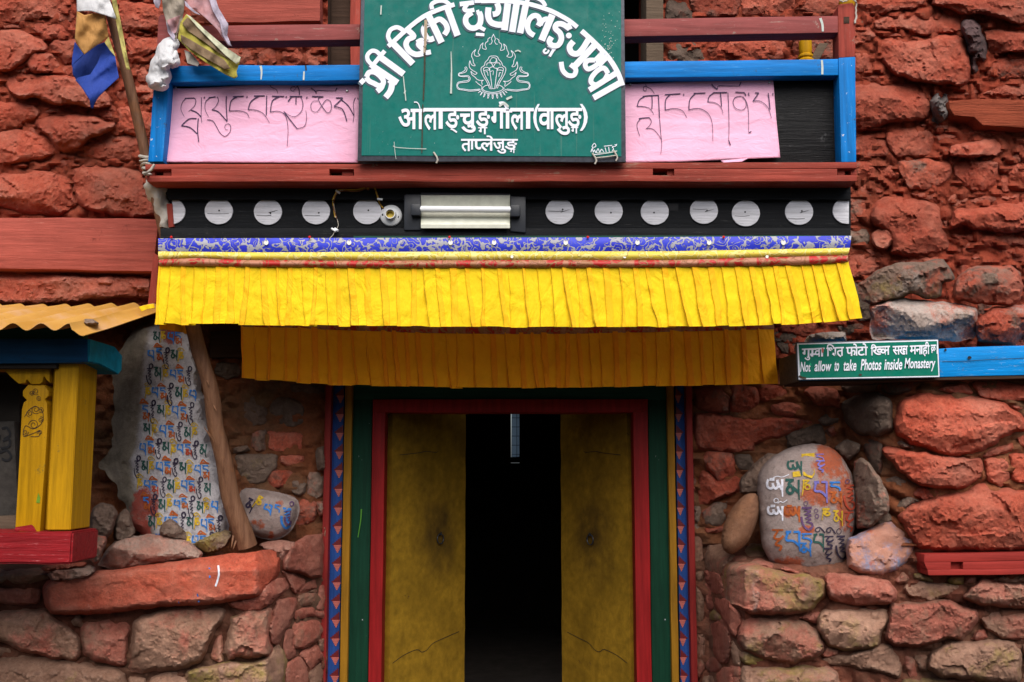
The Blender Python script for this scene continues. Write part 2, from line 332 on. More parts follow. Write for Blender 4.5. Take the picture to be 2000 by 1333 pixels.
class MB:
    def __init__(s): s.v = []; s.f = []; s.mi = []; s.pc = []
    def add(s, v, f, m=0):
        k = len(s.v); s.pc.append((list(v), list(f), m)); s.v += [Vector(p) for p in v]; s.f += [tuple(i + k for i in q) for q in f]; s.mi += [m] * len(f)
    def bm(s, b, m=0):
        b.verts.index_update(); s.add([x.co.copy() for x in b.verts], [[x.index for x in q.verts] for q in b.faces], m); b.free()
    def prism(s, poly, y, depth, m=0, bevel=.004, wob=0.0, cut=.06, axis=0, yb=None):
        """a traced outline at distance y, made solid towards +y"""
        b = bmesh.new()
        ys = y if isinstance(y, (list, tuple)) else [y] * len(poly)
        fr = [b.verts.new(W(px, py, yy)) for (px, py), yy in zip(poly, ys)]
        bk = [b.verts.new(p.co + Vector((0, depth, 0))) for p in fr]
        n = len(poly); b.faces.new(fr); b.faces.new(bk[::-1])
        for i in range(n): b.faces.new((fr[i], bk[i], bk[(i + 1) % n], fr[(i + 1) % n]))
        bmesh.ops.recalc_face_normals(b, faces=b.faces)
        if bevel: bmesh.ops.bevel(b, geom=list(b.edges), offset=bevel, segments=2, affect='EDGES', profile=.6)
        if wob:
            c = [p.co[axis] for p in b.verts]; lo, hi = min(c), max(c); k = int((hi - lo) / cut)
            nv = Vector((1, 0, 0)) if axis == 0 else Vector((0, 0, 1))
            for i in range(1, k):
                p = nv * (lo + (hi - lo) * i / k)
                bmesh.ops.bisect_plane(b, geom=list(b.verts) + list(b.edges) + list(b.faces), plane_co=p, plane_no=nv)
            for p in b.verts:
                q = p.co * 5; p.co += Vector((noise.noise(q), noise.noise(q + Vector((9, 3, 1))), noise.noise(q + Vector((4, 7, 2))))) * wob
        s.bm(b, m)
    def box(s, c, d, m=0, bevel=.003):
        b = bmesh.new(); bmesh.ops.create_cube(b, size=1)
        for p in b.verts: p.co = Vector((c[0] + p.co.x * d[0], c[1] + p.co.y * d[1], c[2] + p.co.z * d[2]))
        if bevel: bmesh.ops.bevel(b, geom=list(b.edges), offset=bevel, segments=2, affect='EDGES', profile=.6)
        s.bm(b, m)
    def tube(s, pts, rad, m=0, seg=8, jit=0):
        pts = [Vector(p) for p in pts]; n = len(pts); v = []; f = []
        rad = rad if isinstance(rad, (list, tuple)) else [rad] * n
        up = Vector((0, -1, .3)).normalized()
        for i, p in enumerate(pts):
            d = (pts[min(i + 1, n - 1)] - pts[max(i - 1, 0)]).normalized()
            a = d.cross(up).normalized(); b_ = a.cross(d)
            for k in range(seg):
                t = 2 * math.pi * k / seg; r = rad[i]
                if jit: r *= 1 + jit * noise.noise(p * 7 + Vector((math.cos(t), math.sin(t), 0)) * 1.2) + jit * .4 * noise.noise(p * 30 + Vector((math.cos(t), math.sin(t), 0)) * 2)
                v.append(p + a * math.cos(t) * r + b_ * math.sin(t) * r)
        for i in range(n - 1):
            for k in range(seg): f.append((i * seg + k, i * seg + (k + 1) % seg, (i + 1) * seg + (k + 1) % seg, (i + 1) * seg + k))
        f.append(tuple(range(seg - 1, -1, -1))); f.append(tuple((n - 1) * seg + k for k in range(seg)))
        s.add(v, f, m)
    def lathe(s, c, prof, axis=1, seg=24, m=0):
        """prof = (radius, offset along the axis); axis 1 faces the viewer (-y), axis 2 is upright"""
        v = []; f = []
        for r, h in prof:
            for k in range(seg):
                t = 2 * math.pi * k / seg
                v.append(Vector(c) + (Vector((math.cos(t) * r, -h, math.sin(t) * r)) if axis == 1 else Vector((math.cos(t) * r, math.sin(t) * r, h))))
        for i in range(len(prof) - 1):
            for k in range(seg):
                q = (i * seg + k, i * seg + (k + 1) % seg, (i + 1) * seg + (k + 1) % seg, (i + 1) * seg + k)
                f.append(q)
        f.append(tuple(range(seg))); f.append(tuple((len(prof) - 1) * seg + k for k in range(seg)))
        s.add(v, f, m)
    def build(s, name, mats, parent=None, smooth=40, base=False): return mk(name, s.v, s.f, mats, parent, smooth, s.mi, base)
def each(mb, name, mats, parent):
    """every piece of a builder as an object of its own"""
    mats = mats if isinstance(mats, list) else [mats]
    for v, f, m in mb.pc: mk(name, v, f, mats[m], parent, 40)
def pr(name, poly, y, depth, mat, parent=None, bevel=.004, wob=0.0, axis=0, **k):
    b = MB(); b.prism(poly, y, depth, 0, bevel, wob, axis=axis, **k); return b.build(name, mat, parent)
# ---- strokes: a flat brush line laid on a surface given by place(px, py) -> (point, normal)
def smooth_line(p, closed=False, k=6):
    if len(p) < 3: return [Vector((a[0], a[1])) for a in p]
    P = [Vector((a[0], a[1])) for a in p]; n = len(P); out = []
    for i in range(n if closed else n - 1):
        if closed: a, b, c, d = P[i - 1], P[i], P[(i + 1) % n], P[(i + 2) % n]
        else: a, b, c, d = P[max(i - 1, 0)], P[i], P[i + 1], P[min(i + 2, n - 1)]
        for j in range(k):
            t = j / k; out.append(.5 * ((2 * b) + (c - a) * t + (2 * a - 5 * b + 4 * c - d) * t * t + (3 * b - a - 3 * c + d) * t ** 3))
    out.append(P[0].copy() if closed else P[-1]); return out
class Strokes:
    def __init__(s, place, tf=(0, 0, 1), lift=.002): s.mb = MB(); s.place = place; s.tf = tf; s.lift = lift; s.n = 0
    def at(s, x, y, extra=0):
        p, nrm = s.place(x, y); return p + nrm * (s.lift + extra)
    def line(s, pts, w, m=0, closed=False, sharp=False, taper=0, k=6, d=(0, 0)):
        ox, oy, sc = s.tf
        P = [(ox + a / sc + d[0], oy + b / sc + d[1]) for a, b in pts]; w = w / sc
        L = smooth_line(P, closed, k) if not sharp else [Vector(p) for p in P]
        if sharp or len(P) == 2:     # keep long straight runs on curved ground
            Q = []
            for a, b in zip(L[:-1], L[1:]):
                c = max(1, int((b - a).length / 12)); Q += [a.lerp(b, i / c) for i in range(c)]
            L = Q + [L[-1]]
        s.n += 1; ex = (s.n % 40) * .00005; n = len(L); v = []; f = []
        for i, p in enumerate(L):
            if closed and i in (0, n - 1): t = L[1] - L[n - 2]
            else: t = L[min(i + 1, n - 1)] - L[max(i - 1, 0)]
            t = t.normalized() if t.length > 1e-6 else Vector((1, 0)); q = Vector((-t.y, t.x))
            u = i / max(1, n - 1); ww = w * (1 - taper * u) / 2 if taper >= 0 else w * (1 + taper * (1 - u)) / 2
            v += [s.at(p.x + q.x * ww, p.y + q.y * ww, ex + i * 2e-6), s.at(p.x - q.x * ww, p.y - q.y * ww, ex + i * 2e-6)]
        f = [(2 * i, 2 * i + 1, 2 * i + 3, 2 * i + 2) for i in range(n - 1)]
        s.mb.add(v, f, m)
    def dot(s, x, y, r, m=0, ry=None):
        ox, oy, sc = s.tf; s.n += 1; ex = (s.n % 40) * .00005
        v = [s.at(ox + (x + r * math.cos(t)) / sc, oy + (y + (ry or r) * math.sin(t)) / sc, ex) for t in [2 * math.pi * k / 14 for k in range(14)]]
        s.mb.add(v, [tuple(range(14))], m)
    def poly(s, pts, m=0):
        ox, oy, sc = s.tf; s.n += 1; ex = (s.n % 40) * .00005
        s.mb.add([s.at(ox + x / sc, oy + y / sc, ex) for x, y in pts], [tuple(range(len(pts)))], m)
    def glyph(s, ch, x0, y0, x1, y1, m=0, d=(0, 0), skew=0, slope=0, keep=None):
        """a letter fitted to a box; keep = part of its width that is drawn (half letters)"""
        ox, oy, sc = s.tf; me = glyph_mesh(ch, keep); s.n += 1; ex = (s.n % 40) * .00005
        vs, fs = me; a0 = min(p[0] for p in vs); a1 = max(p[0] for p in vs); b0 = min(p[1] for p in vs); b1 = max(p[1] for p in vs)
        v = []
        for x, y in vs:
            u = (x - a0) / (a1 - a0); q = (b1 - y) / (b1 - b0)
            X = x0 + u * (x1 - x0) + skew * (1 - q) * (y1 - y0); Y = y0 + q * (y1 - y0) + slope * (X - x0)
            v.append(s.at(ox + X / sc + d[0], oy + Y / sc + d[1], ex))
        s.mb.add(v, fs, m)
    def build(s, name, mats, parent, label=None):
        o = s.mb.build(name, mats, parent, None)
        for p in o.data.polygons: pass
        if label: o['label'] = label
        return o
GL = {}
def glyph_mesh(ch, keep=None):
    if (ch, keep) in GL: return GL[(ch, keep)]
    cu = bpy.data.curves.new('letter', 'FONT'); cu.body = ch; cu.offset = .018; cu.resolution_u = 3
    o = bpy.data.objects.new('letter', cu); S.collection.objects.link(o)
    dg = bpy.context.evaluated_depsgraph_get(); me = bpy.data.meshes.new_from_object(o.evaluated_get(dg))
    b = bmesh.new(); b.from_mesh(me); bmesh.ops.remove_doubles(b, verts=b.verts, dist=1e-5)
    if keep:
        xs = [p.co.x for p in b.verts]; c = min(xs) + (max(xs) - min(xs)) * keep
        bmesh.ops.bisect_plane(b, geom=list(b.verts) + list(b.edges) + list(b.faces), plane_co=(c, 0, 0), plane_no=(1, 0, 0), clear_outer=True)
    b.verts.index_update()
    r = ([(p.co.x, p.co.y) for p in b.verts], [tuple(x.index for x in q.verts) for q in b.faces])
    b.free(); bpy.data.objects.remove(o); bpy.data.curves.remove(cu); bpy.data.meshes.remove(me); GL[(ch, keep)] = r; return r
def flat(y): return lambda px, py: (W(px, py, y), Vector((0, -1, 0)))
def on_mesh(o):
    base = LOC[o.name]; me = o.data
    bv = BVHTree.FromPolygons([v.co + base for v in me.vertices], [tuple(p.vertices) for p in me.polygons])
    def f(px, py):
        d = (W(px, py, 4) - CAM).normalized(); h = bv.ray_cast(CAM, d)
        if h[0] is None:
            h = bv.find_nearest(W(px, py, (me.vertices[0].co + base).y)); 
        nrm = h[1] if h[1].y < 0 else -h[1]
        return h[0], nrm
    return f
# ---- cloth: a sheet over a traced outline, its depth given by fold(px, py)
def sheet(poly, fold, n=12):
    """polar grid over the outline; returns vertices and faces"""
    P = resample(np.array(poly, float), max(24, n * 4)); c = P.mean(0); rings = n; v = []; f = []
    for j in range(rings, 0, -1):
        for q in P: x = c + (q - c) * j / rings; v.append(W(x[0], x[1], fold(x[0], x[1])))
    v.append(W(c[0], c[1], fold(c[0], c[1]))); K = len(P)
    for j in range(rings - 1):
        for k in range(K): f.append((j * K + k, j * K + (k + 1) % K, (j + 1) * K + (k + 1) % K, (j + 1) * K + k))
    f += [((rings - 1) * K + k, (rings - 1) * K + (k + 1) % K, rings * K) for k in range(K)]
    return v, f
def cloth(name, poly, fold, mat, parent=None, n=12, thick=.0015):
    v, f = sheet(poly, fold, n); k = len(v)
    v2 = [p + Vector((0, thick, 0)) for p in v]; K = max(24, n * 4)
    rim = [(i, k + i, k + (i + 1) % K, (i + 1) % K) for i in range(K)]
    return mk(name, v + v2, f + [tuple(x + k for x in q[::-1]) for q in f] + rim, mat, parent, 180)
def resample(P, n):
    Q = np.vstack([P, P[:1]]); d = np.sqrt(((Q[1:] - Q[:-1]) ** 2).sum(1)); s = np.concatenate([[0], np.cumsum(d)])
    # keep the corners: nearest sample snaps to each original vertex
    t = np.linspace(0, s[-1], n, endpoint=False); 
    for c in s[:-1]:
        i = int(np.argmin(abs(t - c))); t[i] = c
    t.sort(); return np.stack([np.interp(t, s, Q[:, 0]), np.interp(t, s, Q[:, 1])], 1)
# ---- rocks
def fbm(p, o=4): return noise.fractal(p, 1.0, 2.1, o)
def rock(poly, D, T=None, seed=0, rough=1.0, round_=.13, facets=5, planes=(), q=7.0, back=.12, top=True, chips=1.0, smooth_=False):
    """a stone from its traced face: meshed inside the outline, domed from the edge inwards, broken by facets and chips"""
    rnd = random.Random(seed); P = np.array(poly, float)
    if not smooth_: P = P.mean(0) + (P - P.mean(0)) * 1.022
    Q = np.vstack([P, P[:1]]); C = []
    for a, b in zip(Q[:-1], Q[1:]): C += [a + (b - a) * round_, b + (a - b) * round_]
    P = np.array(C); per = np.sqrt(((np.vstack([P[1:], P[:1]]) - P) ** 2).sum(1)).sum()
    n = int(min(150, max(22, per / 5.0))); B = resample(P, n)
    x, y = B[:, 0], B[:, 1]; A = (x * np.roll(y, -1) - np.roll(x, -1) * y).sum() / 2
    if A < 0: B = B[::-1]
    lo, hi = B.min(0), B.max(0); c = B.mean(0); rx, ry = (hi - lo) / 2 + 1e-6; yb = D(*c); pm = yb / F; size = math.sqrt(rx * ry) * pm
    off = Vector((rnd.uniform(0, 50), rnd.uniform(0, 50), rnd.uniform(0, 50)))
    tg = np.roll(B, -1, 0) - np.roll(B, 1, 0); tg /= np.sqrt((tg ** 2).sum(1))[:, None] + 1e-6
    amp = rough * (1.2 + .035 * min(rx, ry))
    B = np.array([p + np.array((t[1], -t[0])) * amp * (1.6 * fbm(Vector((p[0] * pm, p[1] * pm, 3)) * 16 + off, 3) + .25) for p, t in zip(B, tg)])
    g_ = max(4.3, math.sqrt(4 * rx * ry) / 42)
    gx, gy = np.meshgrid(np.arange(lo[0], hi[0], g_), np.arange(lo[1], hi[1], g_ * .87)); gx = gx + (np.arange(gx.shape[0]) % 2)[:, None] * g_ * .5
    G = np.stack([gx.ravel(), gy.ravel()], 1); G += np.random.RandomState(seed).uniform(-.28, .28, G.shape) * g_
    B2 = np.roll(B, -1, 0)
    def dist(pts):
        ab = (B2 - B)[None]; ap = pts[:, None] - B[None]; t = np.clip((ap * ab).sum(2) / ((ab ** 2).sum(2) + 1e-9), 0, 1)
        return np.sqrt(((ap - ab * t[..., None]) ** 2).sum(2)).min(1)
    ins = np.zeros(len(G), bool)
    for (x1, y1), (x2, y2) in zip(B, B2):
        if y1 != y2: ins ^= ((y1 > G[:, 1]) != (y2 > G[:, 1])) & (G[:, 0] < (x2 - x1) * (G[:, 1] - y1) / (y2 - y1) + x1)
    G = G[ins]
    if len(G): G = G[dist(G) > g_ * .45]
    allp = [Vector(p) for p in B] + [Vector(p) for p in G]
    vo, eo, fo, ov, oe, of = geometry.delaunay_2d_cdt(allp, [], [list(range(n))], 1, 1e-4)
    pts = np.array([(p.x, p.y) for p in vo]); d = dist(pts); dm = max(1e-3, d.max()); rd = dm * min(.95, 2.3 / q)
    if T is None: T = min(.085, max(.022, .65 * min(rx, ry) * pm))
    pl = []
    if top: pl.append((rnd.uniform(-.2, .2), -1, rnd.uniform(.35, .65), rnd.uniform(.8, 1.5)))
    for i in range(facets):
        t = rnd.uniform(0, 6.283); pl.append((math.cos(t), math.sin(t), rnd.uniform(.1, .65), rnd.uniform(.3, 1.3)))
    pl += list(planes)
    k_ = max(4, int(4 + 9 * chips * size / .12)); seeds = [(rnd.uniform(-1, 1), rnd.uniform(-1, 1), rnd.uniform(-1, 1), rnd.uniform(-1, 1), rnd.uniform(-1, 1)) for _ in range(k_)]
    tx, ty = rnd.uniform(-1, 1), rnd.uniform(-1, 1); v = []
    for (px, py), dd in zip(pts, d):
        u, w_ = (px - c[0]) / rx, (py - c[1]) / ry; e = min(1, dd / rd); h = T * math.sqrt(max(0, 1 - (1 - e) ** 2))
        for a, b, d0, k in pl: h = min(h, T * (1.02 - k * max(0, a * u + b * w_ - d0)) * min(1, e * 2.5))
        s = Vector((px * pm, py * pm, 0)) + off; e2 = min(1, dd / (g_ * 1.5))
        wu, ww = u + .22 * noise.noise(s * 11), w_ + .22 * noise.noise(s * 11 + Vector((4, 4, 4)))
        sd = min(seeds, key=lambda z: (wu - z[0]) ** 2 * rx / ry + (ww - z[1]) ** 2)
        ch = sd[2] * .075 + (sd[3] * (wu - sd[0]) + sd[4] * (ww - sd[1])) * .22
        h += e2 * rough * (T * chips * ch + T * .14 * fbm(s * (1.2 / max(.05, size)), 3) + .0075 * fbm(s * 19, 4) + .007 * abs(fbm(s * 42 + Vector((0, s.y * 40, 0)), 3)) + .004 * fbm(s * 105, 2)) + .12 * T * (tx * u + ty * w_) * e2
        v.append(W(px, py, D(px, py) - h))
    f = [tuple(q_) for q_ in fo]
    if f:   # face the viewer
        a, b, c_ = [v[i] for i in f[0][:3]]
        if (b - a).cross(c_ - a).y > 0: f = [q_[::-1] for q_ in f]
    m = {}
    for i, o in enumerate(ov):
        for k in o:
            if k < n: m[k] = i
    ring = [m[k] for k in range(n) if k in m]; K = len(ring); base = len(v)
    for sc_, ex in ((.97, back * .4), (.85, back)):
        for i in ring: z = c + (pts[i] - c) * sc_; v.append(W(z[0], z[1], D(*z) + ex))
    for i in range(K):
        j = (i + 1) % K; f.append((ring[j], ring[i], base + i, base + j)); f.append((base + j, base + i, base + K + i, base + K + j))
    f.append(tuple(base + K + i for i in range(K)))
    return v, f
SEED = [0]
def stone(poly, D, mat, color, parent=None, name='stone', **k):
    SEED[0] += 1; k['T'] = min(k['T'], .10) if k.get('T') else None; v, f = rock(poly, D, seed=SEED[0] * 7 + 1, **k)
    o = mk(name, v, f, mat, parent, 27, base=parent is None); o.color = color; return o
def parse(s, tf):
    ox, oy, sc = tf; return [(ox + float(a.split(',')[0]) / sc, oy + float(a.split(',')[1]) / sc) for a in s.split()]
def ground_wall(name, x0, x1, y0, y1, D, mat, parent, step=7, lump=.05, freq=11, seed=0, deep=.03):
    """rubble bedding between the faced stones: one relief sheet closed at its back"""
    nx = int((x1 - x0) / step) + 1; ny = int((y1 - y0) / step) + 1; v = []; f = []
    for j in range(ny):
        for i in range(nx):
            px = x0 + (x1 - x0) * i / (nx - 1); py = y0 + (y1 - y0) * j / (ny - 1); d = D(px, py); s = Vector((px * d / F, py * d / F * 1.5, seed))
            s += Vector((noise.noise(s * 9), noise.noise(s * 9 + Vector((5, 5, 5))), 0)) * .05
            dist, _ = noise.voronoi(s * freq); e = min(1, (dist[1] - dist[0]) * 2.2)
            h = lump * (e - .75) + lump * .5 * fbm(s * 14, 4) + .008 * fbm(s * 45, 4) + .005 * fbm(s * 100, 2)
            v.append(W(px, py, d + deep - h))
    for j in range(ny - 1):
        for i in range(nx - 1): a = j * nx + i; f.append((a, a + nx, a + nx + 1, a + 1))
    return mk(name, v, f, mat, parent, 50)
# ================================================================ SETTING: ground, walls
def lerpx(x, xs, ys): return float(np.interp(x, xs, ys))
def smoothstep(a, b, x): t = min(1, max(0, (x - a) / (b - a))); return t * t * (3 - 2 * t)
g = MB(); g.add([(-9, -14, 0), (9, -14, 0), (9, 4.45, 0), (-9, 4.45, 0)], [(0, 1, 2, 3)])
tag(g.build('ground', 'ground', None, None), 'packed earth yard in front of the monastery doorway', 'ground', kind='structure')

hv = []; hf = []  # added unseen slope that keeps low sky light off the facade
for j in range(15):
    for i in range(25):
        X = -60 + 5 * i; t = j / 14; Y = -13.5 - 40 * t; hv.append((X, Y, -.05 + 10.5 * smoothstep(0, .9, t) + 1.2 * noise.noise(Vector((X * .08, Y * .08, 2))) * t))
for j in range(14):
    for i in range(24): a = j * 25 + i; hf.append((a, a + 1, a + 26, a + 25))
tag(mk('sky_blocker', hv, hf, 'sky_blocker', None, 180), 'added unseen slope behind the camera, blocking low sky light', 'sky_blocker', kind='structure')
D_ul = lambda px, py: 4.56
D_ur = lambda px, py: 4.78
def D_ml(px, py): return lerpx(px, [180, 450, 600, 640], [4.78, 4.93, 4.98, 5.04])
def D_ll(px, py):
    f = lerpx(px, [-200, 520, 565, 650], [4.42, 4.44, 4.66, 5.02]); b = lerpx(px, [-200, 200, 640], [4.75, 4.8, 4.99])
    return b + (f - b) * smoothstep(1085, 1125, py) if px < 540 else f
def D_r(px, py):
    up = lerpx(px, [1345, 1400, 1480, 1650, 1715, 1765, 2300], [5.03, 4.96, 4.86, 4.76, 4.52, 4.43, 4.42])
    lo = lerpx(px, [1345, 1385, 1425, 1455, 2300], [5.03, 4.97, 4.58, 4.47, 4.42]); t = smoothstep(1065, 1115, py)
    return up + (lo - up) * t
def wall_core(parent, poly, y, depth, mat): pr('core', poly, y, depth, mat, parent, bevel=0)
UL = (0, 0, 4.4444); UL2 = (0, 300, 4.4444); UR = (1640, 0, 4.4444); UR2 = (1640, 300, 4.4444); R3 = (1500, 560, 4); R4 = (1340, 740, 4.443); R5 = (1640, 740, 4.4444)
R6 = (1340, 1033, 4.443); R7 = (1640, 1033, 4.4444); L1 = (0, 1080, 5.27); L2 = (320, 1040, 4.55); L4 = (170, 860, 5.333); M1 = (400, 640, 6.06); M2 = (400, 840, 6.06); RR = (1300, 800, 2.501); TL = (280, 0, 4.545); TR = (1200, 0, 4)
rc = random.Random(5); GAIN = {}
def batch(parent, D, mat, tf, lines, col=(.82, .95, 0, 0), **kw):
    for s in lines:
        s, *o = s.split('|'); k = dict(kw); cc = list(col)
        for a in o:
            a = a.strip(); key, val = a.split('='); val = [float(x) for x in val.split(',')]
            if key == 'c': cc = val
            elif key == 'd': dd = val[0]; k['_d'] = dd
            else: k[key] = int(val[0]) if key == "facets" else val[0]
        d = k.pop('_d', 0); DD = (lambda px, py, d=d: D(px, py) + d)
        cc[0] += rc.uniform(-.06, .06); cc[1] *= rc.uniform(.86, 1.14) * GAIN.get(parent.name, 1)
        stone(parse(s, tf), DD, mat, cc, parent, **k)

# ---- upper wall, left of and behind the balcony
ul = thing('stone_wall', 'red washed upper stone wall left of the balcony, above the tin roof', 'wall', W(150, 600, 4.5))
ground_wall('mortar', -170, 640, -140, 612, D_ul, 'mortar_red', ul, 5.5, .035, 14, 1, -.032)
wall_core(ul, [(-170, -140), (634, -140), (634, 612), (-170, 612)], 4.66, .3, 'mortar_red')
batch(ul, D_ul, 'stone', UL, [
 '-250,-80 200,-110 660,-80 660,190 560,200 400,170 280,180 120,215 0,205 -250,190', '265,200 420,185 640,190 650,300 560,330 430,345 330,300 270,260',
 '-200,280 130,250 260,290 370,350 410,410 400,455 300,470 200,560 100,620 -200,640', '-150,205 150,210 230,245 100,258 -150,262|T=.03',
 '290,430 430,460 540,570 480,620 400,660 280,630 225,570 250,470|T=.07', '415,385 480,345 650,330 690,420 670,560 560,565 490,480 450,450', '500,610 570,565 660,550 690,690 540,660',
 '30,660 100,610 300,650 560,650 690,700 900,780 980,870 960,930 800,950 600,910 440,910 330,860 180,850 80,800 40,720|T=.1', '110,600 200,560 260,600 260,640 120,640',
 '-200,890 160,885 300,900 350,970 340,1010 200,1100 80,1140 -200,1120', '360,980 440,930 560,930 600,960 500,985 400,1010',
 '305,1070 350,1010 600,990 830,1000 880,1050 1000,1060 1000,1120 800,1200 700,1290 560,1330 500,1290 430,1200 330,1130|T=.1', '820,960 940,930 1000,1010 1000,1040 900,1040 830,1000',
 '-200,1180 150,1110 260,1150 400,1190 480,1280 480,1340 350,1400 180,1420 -200,1440', '240,1090 280,1070 320,1150 400,1180 330,1190 240,1140',
 '1000,0 1420,40 1560,100 1500,260 1240,270 1080,290 1040,200', '1090,340 1180,315 1400,330 1360,450 1240,510 1150,560 1110,500', '1135,620 1250,555 1330,570 1320,720 1150,720', '1000,740 1340,730 1340,880 1180,900 1010,870',
 '1020,930 1180,920 1340,1000 1320,1200 1200,1200 1020,1130', '700,1290 800,1210 1000,1150 1330,1210 1330,1330 1300,1400 1000,1400 760,1380', '660,-60 1000,-60 1000,170 900,240 680,190', '960,900 1010,930 1010,1060 890,1050', '690,400 960,420 1060,600 900,760 700,690'])
batch(ul, D_ul, 'stone', UL2, [
 '-200,190 200,170 330,140 480,180 620,200 640,330 680,450 520,540 380,545 200,530 60,470 -200,430|T=.1', '640,130 800,80 950,110 1100,130 1260,160 1280,330 1290,400 1400,500 1400,560 1100,560 940,530 720,470 680,450 640,330 620,200|T=.11',
 '440,80 560,30 640,50 720,90 560,140 440,120', '-200,1010 200,1020 400,1040 700,1060 1000,1060 1200,1060 1310,1080 1300,1260 1150,1250 900,1270 600,1290 350,1320 150,1300 -200,1300|T=.1',
 '330,1000 560,1000 570,1035 330,1030|T=.04', '640,1010 760,1005 780,1045 640,1040|T=.04', '780,1000 980,1000 990,1045 790,1045|T=.04', '20,1310 400,1340 1200,1290 1290,1330 1290,1420 -100,1420'])
batch(ul, D_ul, 'stone', TL, ['600,430 930,425 1010,500 960,585 630,600', '1000,440 1200,430 1215,520 1120,600 1000,590', '1215,425 1590,420 1590,600 1220,590', '940,190 1430,185 1430,240 940,240', '400,-100 670,-100 670,220 420,230|T=.05', '380,260 660,250 650,420 400,420', '670,210 940,205 940,330 680,340', '950,250 1580,250 1580,400 960,410'], (.88, .8, 0, 0))
pr('timber', [(-90, 424), (310, 429), (299, 530), (-90, 523)], 4.44, .2, 'red_timber', ul, .006, .007)
pr('timber', [(410, -60), (625, -60), (625, 41), (428, 45)], 4.47, .15, 'red_timber', ul, .006, .006)
pr('timber', [(300, 494), (310, 500), (304, 592), (288, 596)], 4.40, .1, 'red_timber_v', ul, .003, .003, 1)

# ---- upper wall, right of the balcony
ur = thing('stone_wall', 'red washed upper stone wall right of the balcony', 'wall', W(1800, 690, 4.7))
ground_wall('mortar', 1262, 2190, -140, 700, D_ur, 'mortar_red', ur, 5.5, .04, 14, 4, -.034)
wall_core(ur, [(1262, -140), (2190, -140), (2190, 740), (1262, 740)], 4.9, .3, 'mortar_red')
batch(ur, D_ur, 'stone', UR, [
 '120,40 300,-80 740,-80 740,40 640,80 480,100 380,140 250,190 120,190', '300,190 420,140 560,110 720,80 900,120 1070,150 1080,220 1060,270 860,300 740,320 640,290 560,260 400,270 320,250', '800,-80 1900,-100 1900,170 1500,215 1400,160 1200,130 1050,140 900,70 800,50|T=.11',
 '120,205 240,210 320,310 290,350 200,390 120,390', '310,400 370,340 520,345 600,360 760,340 900,310 1010,300 1050,330 1110,440 1140,580 1120,700 1050,760 960,740 760,730 600,690 480,650 420,590 330,500|T=.13|facets=2', '120,440 220,450 290,490 310,560 290,620 120,640',
 '100,740 260,725 470,730 700,750 760,820 795,910 780,1030 730,1060 600,1050 450,1060 300,1120 100,1150|T=.12', '1260,270 1300,250 1440,250 1540,290 1900,310 1900,440 1500,460 1300,480 1280,400|T=.11', '1270,560 1400,490 1900,500 1900,660 1450,690 1300,720 1280,650|c=.55,.8,.1,0',
 '1010,840 1150,760 1190,750 1220,800 1160,840', '1230,800 1400,740 1900,690 1900,850 1240,830', '775,1090 880,1050 960,1100 930,1130 820,1140', '1060,1150 1240,1110 1400,1100 1420,1140 1340,1180 1180,1190 1080,1170|c=.55,1,.1,0', '1440,1130 1560,1110 1900,1130 1900,1190 1500,1200 1440,1160|c=.7,1,0,.3',
 '930,1310 980,1260 1200,1210 1350,1195 1420,1240 1450,1300 1400,1350 1200,1370 960,1360|T=.11', '400,1150 520,1100 640,1100 700,1130 790,1150 820,1220 800,1340 700,1370 500,1380 450,1330 400,1230', '120,1190 270,1170 370,1180 450,1290 440,1360 120,1370', '820,1170 1000,1150 1050,1190 960,1220 850,1240', '500,1080 680,1055 690,1070 540,1100', '680,1080 760,1070 770,1110 690,1120', '1500,1280 1620,1220 1900,1230 1900,1330 1540,1330', '150,660 430,640 470,700 250,720', '330,290 560,280 620,330 380,335'])
batch(ur, D_ur, 'stone', UR2, [
 '120,70 220,50 300,80 325,150 310,220 240,250 120,240', '500,60 740,40 860,60 985,80 980,180 900,270 800,320 600,320 560,270 500,160|c=.6,1,.15,0', '990,60 1380,60 1390,140 1350,280 1250,330 1120,330 1060,280 990,200|c=.68,1,.1,0', '1410,80 1480,20 1560,-20 1900,0 1900,90 1540,90', '1430,120 1540,80 1900,100 1900,300 1500,300 1470,220',
 '1390,190 1430,160 1470,190 1475,340 1410,340 1385,260', '150,310 220,260 300,255 400,310 390,350 200,360', '250,580 320,410 400,370 560,380 740,410 870,470 890,600 930,720 970,800 950,860 760,880 560,900 440,880 430,700 330,640|T=.15|facets=2', '290,700 340,660 420,650 470,720 460,770 400,830 330,830 290,780|d=-.06', '1120,400 1180,370 1370,350 1375,420 1200,450 1120,430',
 '930,400 980,340 1080,340 1125,380 1080,440 1000,480 930,460', '950,600 1000,490 1200,470 1400,430 1900,410 1900,690 1400,690 1180,670 1080,620 950,670|T=.13', '980,830 1020,780 1180,760 1220,800 1200,850 1020,880', '1110,930 1180,870 1300,890 1340,920 1220,930', '1340,840 1440,820 1900,820 1900,960 1500,940 1380,900', '490,930 700,890 960,890 980,1000 800,1000 600,980',
 '60,880 240,870 380,920 390,970 300,1040 180,1090 60,1100', '60,380 200,380 245,410 230,490 190,590 60,620|c=.65,1,0,0', '880,480 930,520 945,600 920,680 890,560', '970,700 1200,690 1380,700 1900,720 1900,800 1400,810 1250,830 1220,770 1000,760|rough=1.6', '1000,940 1150,990 1120,1080 1000,1060', '330,90 470,100 500,240 380,280 330,200|rough=1.6', '560,340 860,330 900,450 740,400', '60,640 240,640 270,760 200,840 60,850|c=.5,.8,0,0', '200,820 330,840 390,900 250,900', '1380,360 1560,350 1560,410 1390,415'])
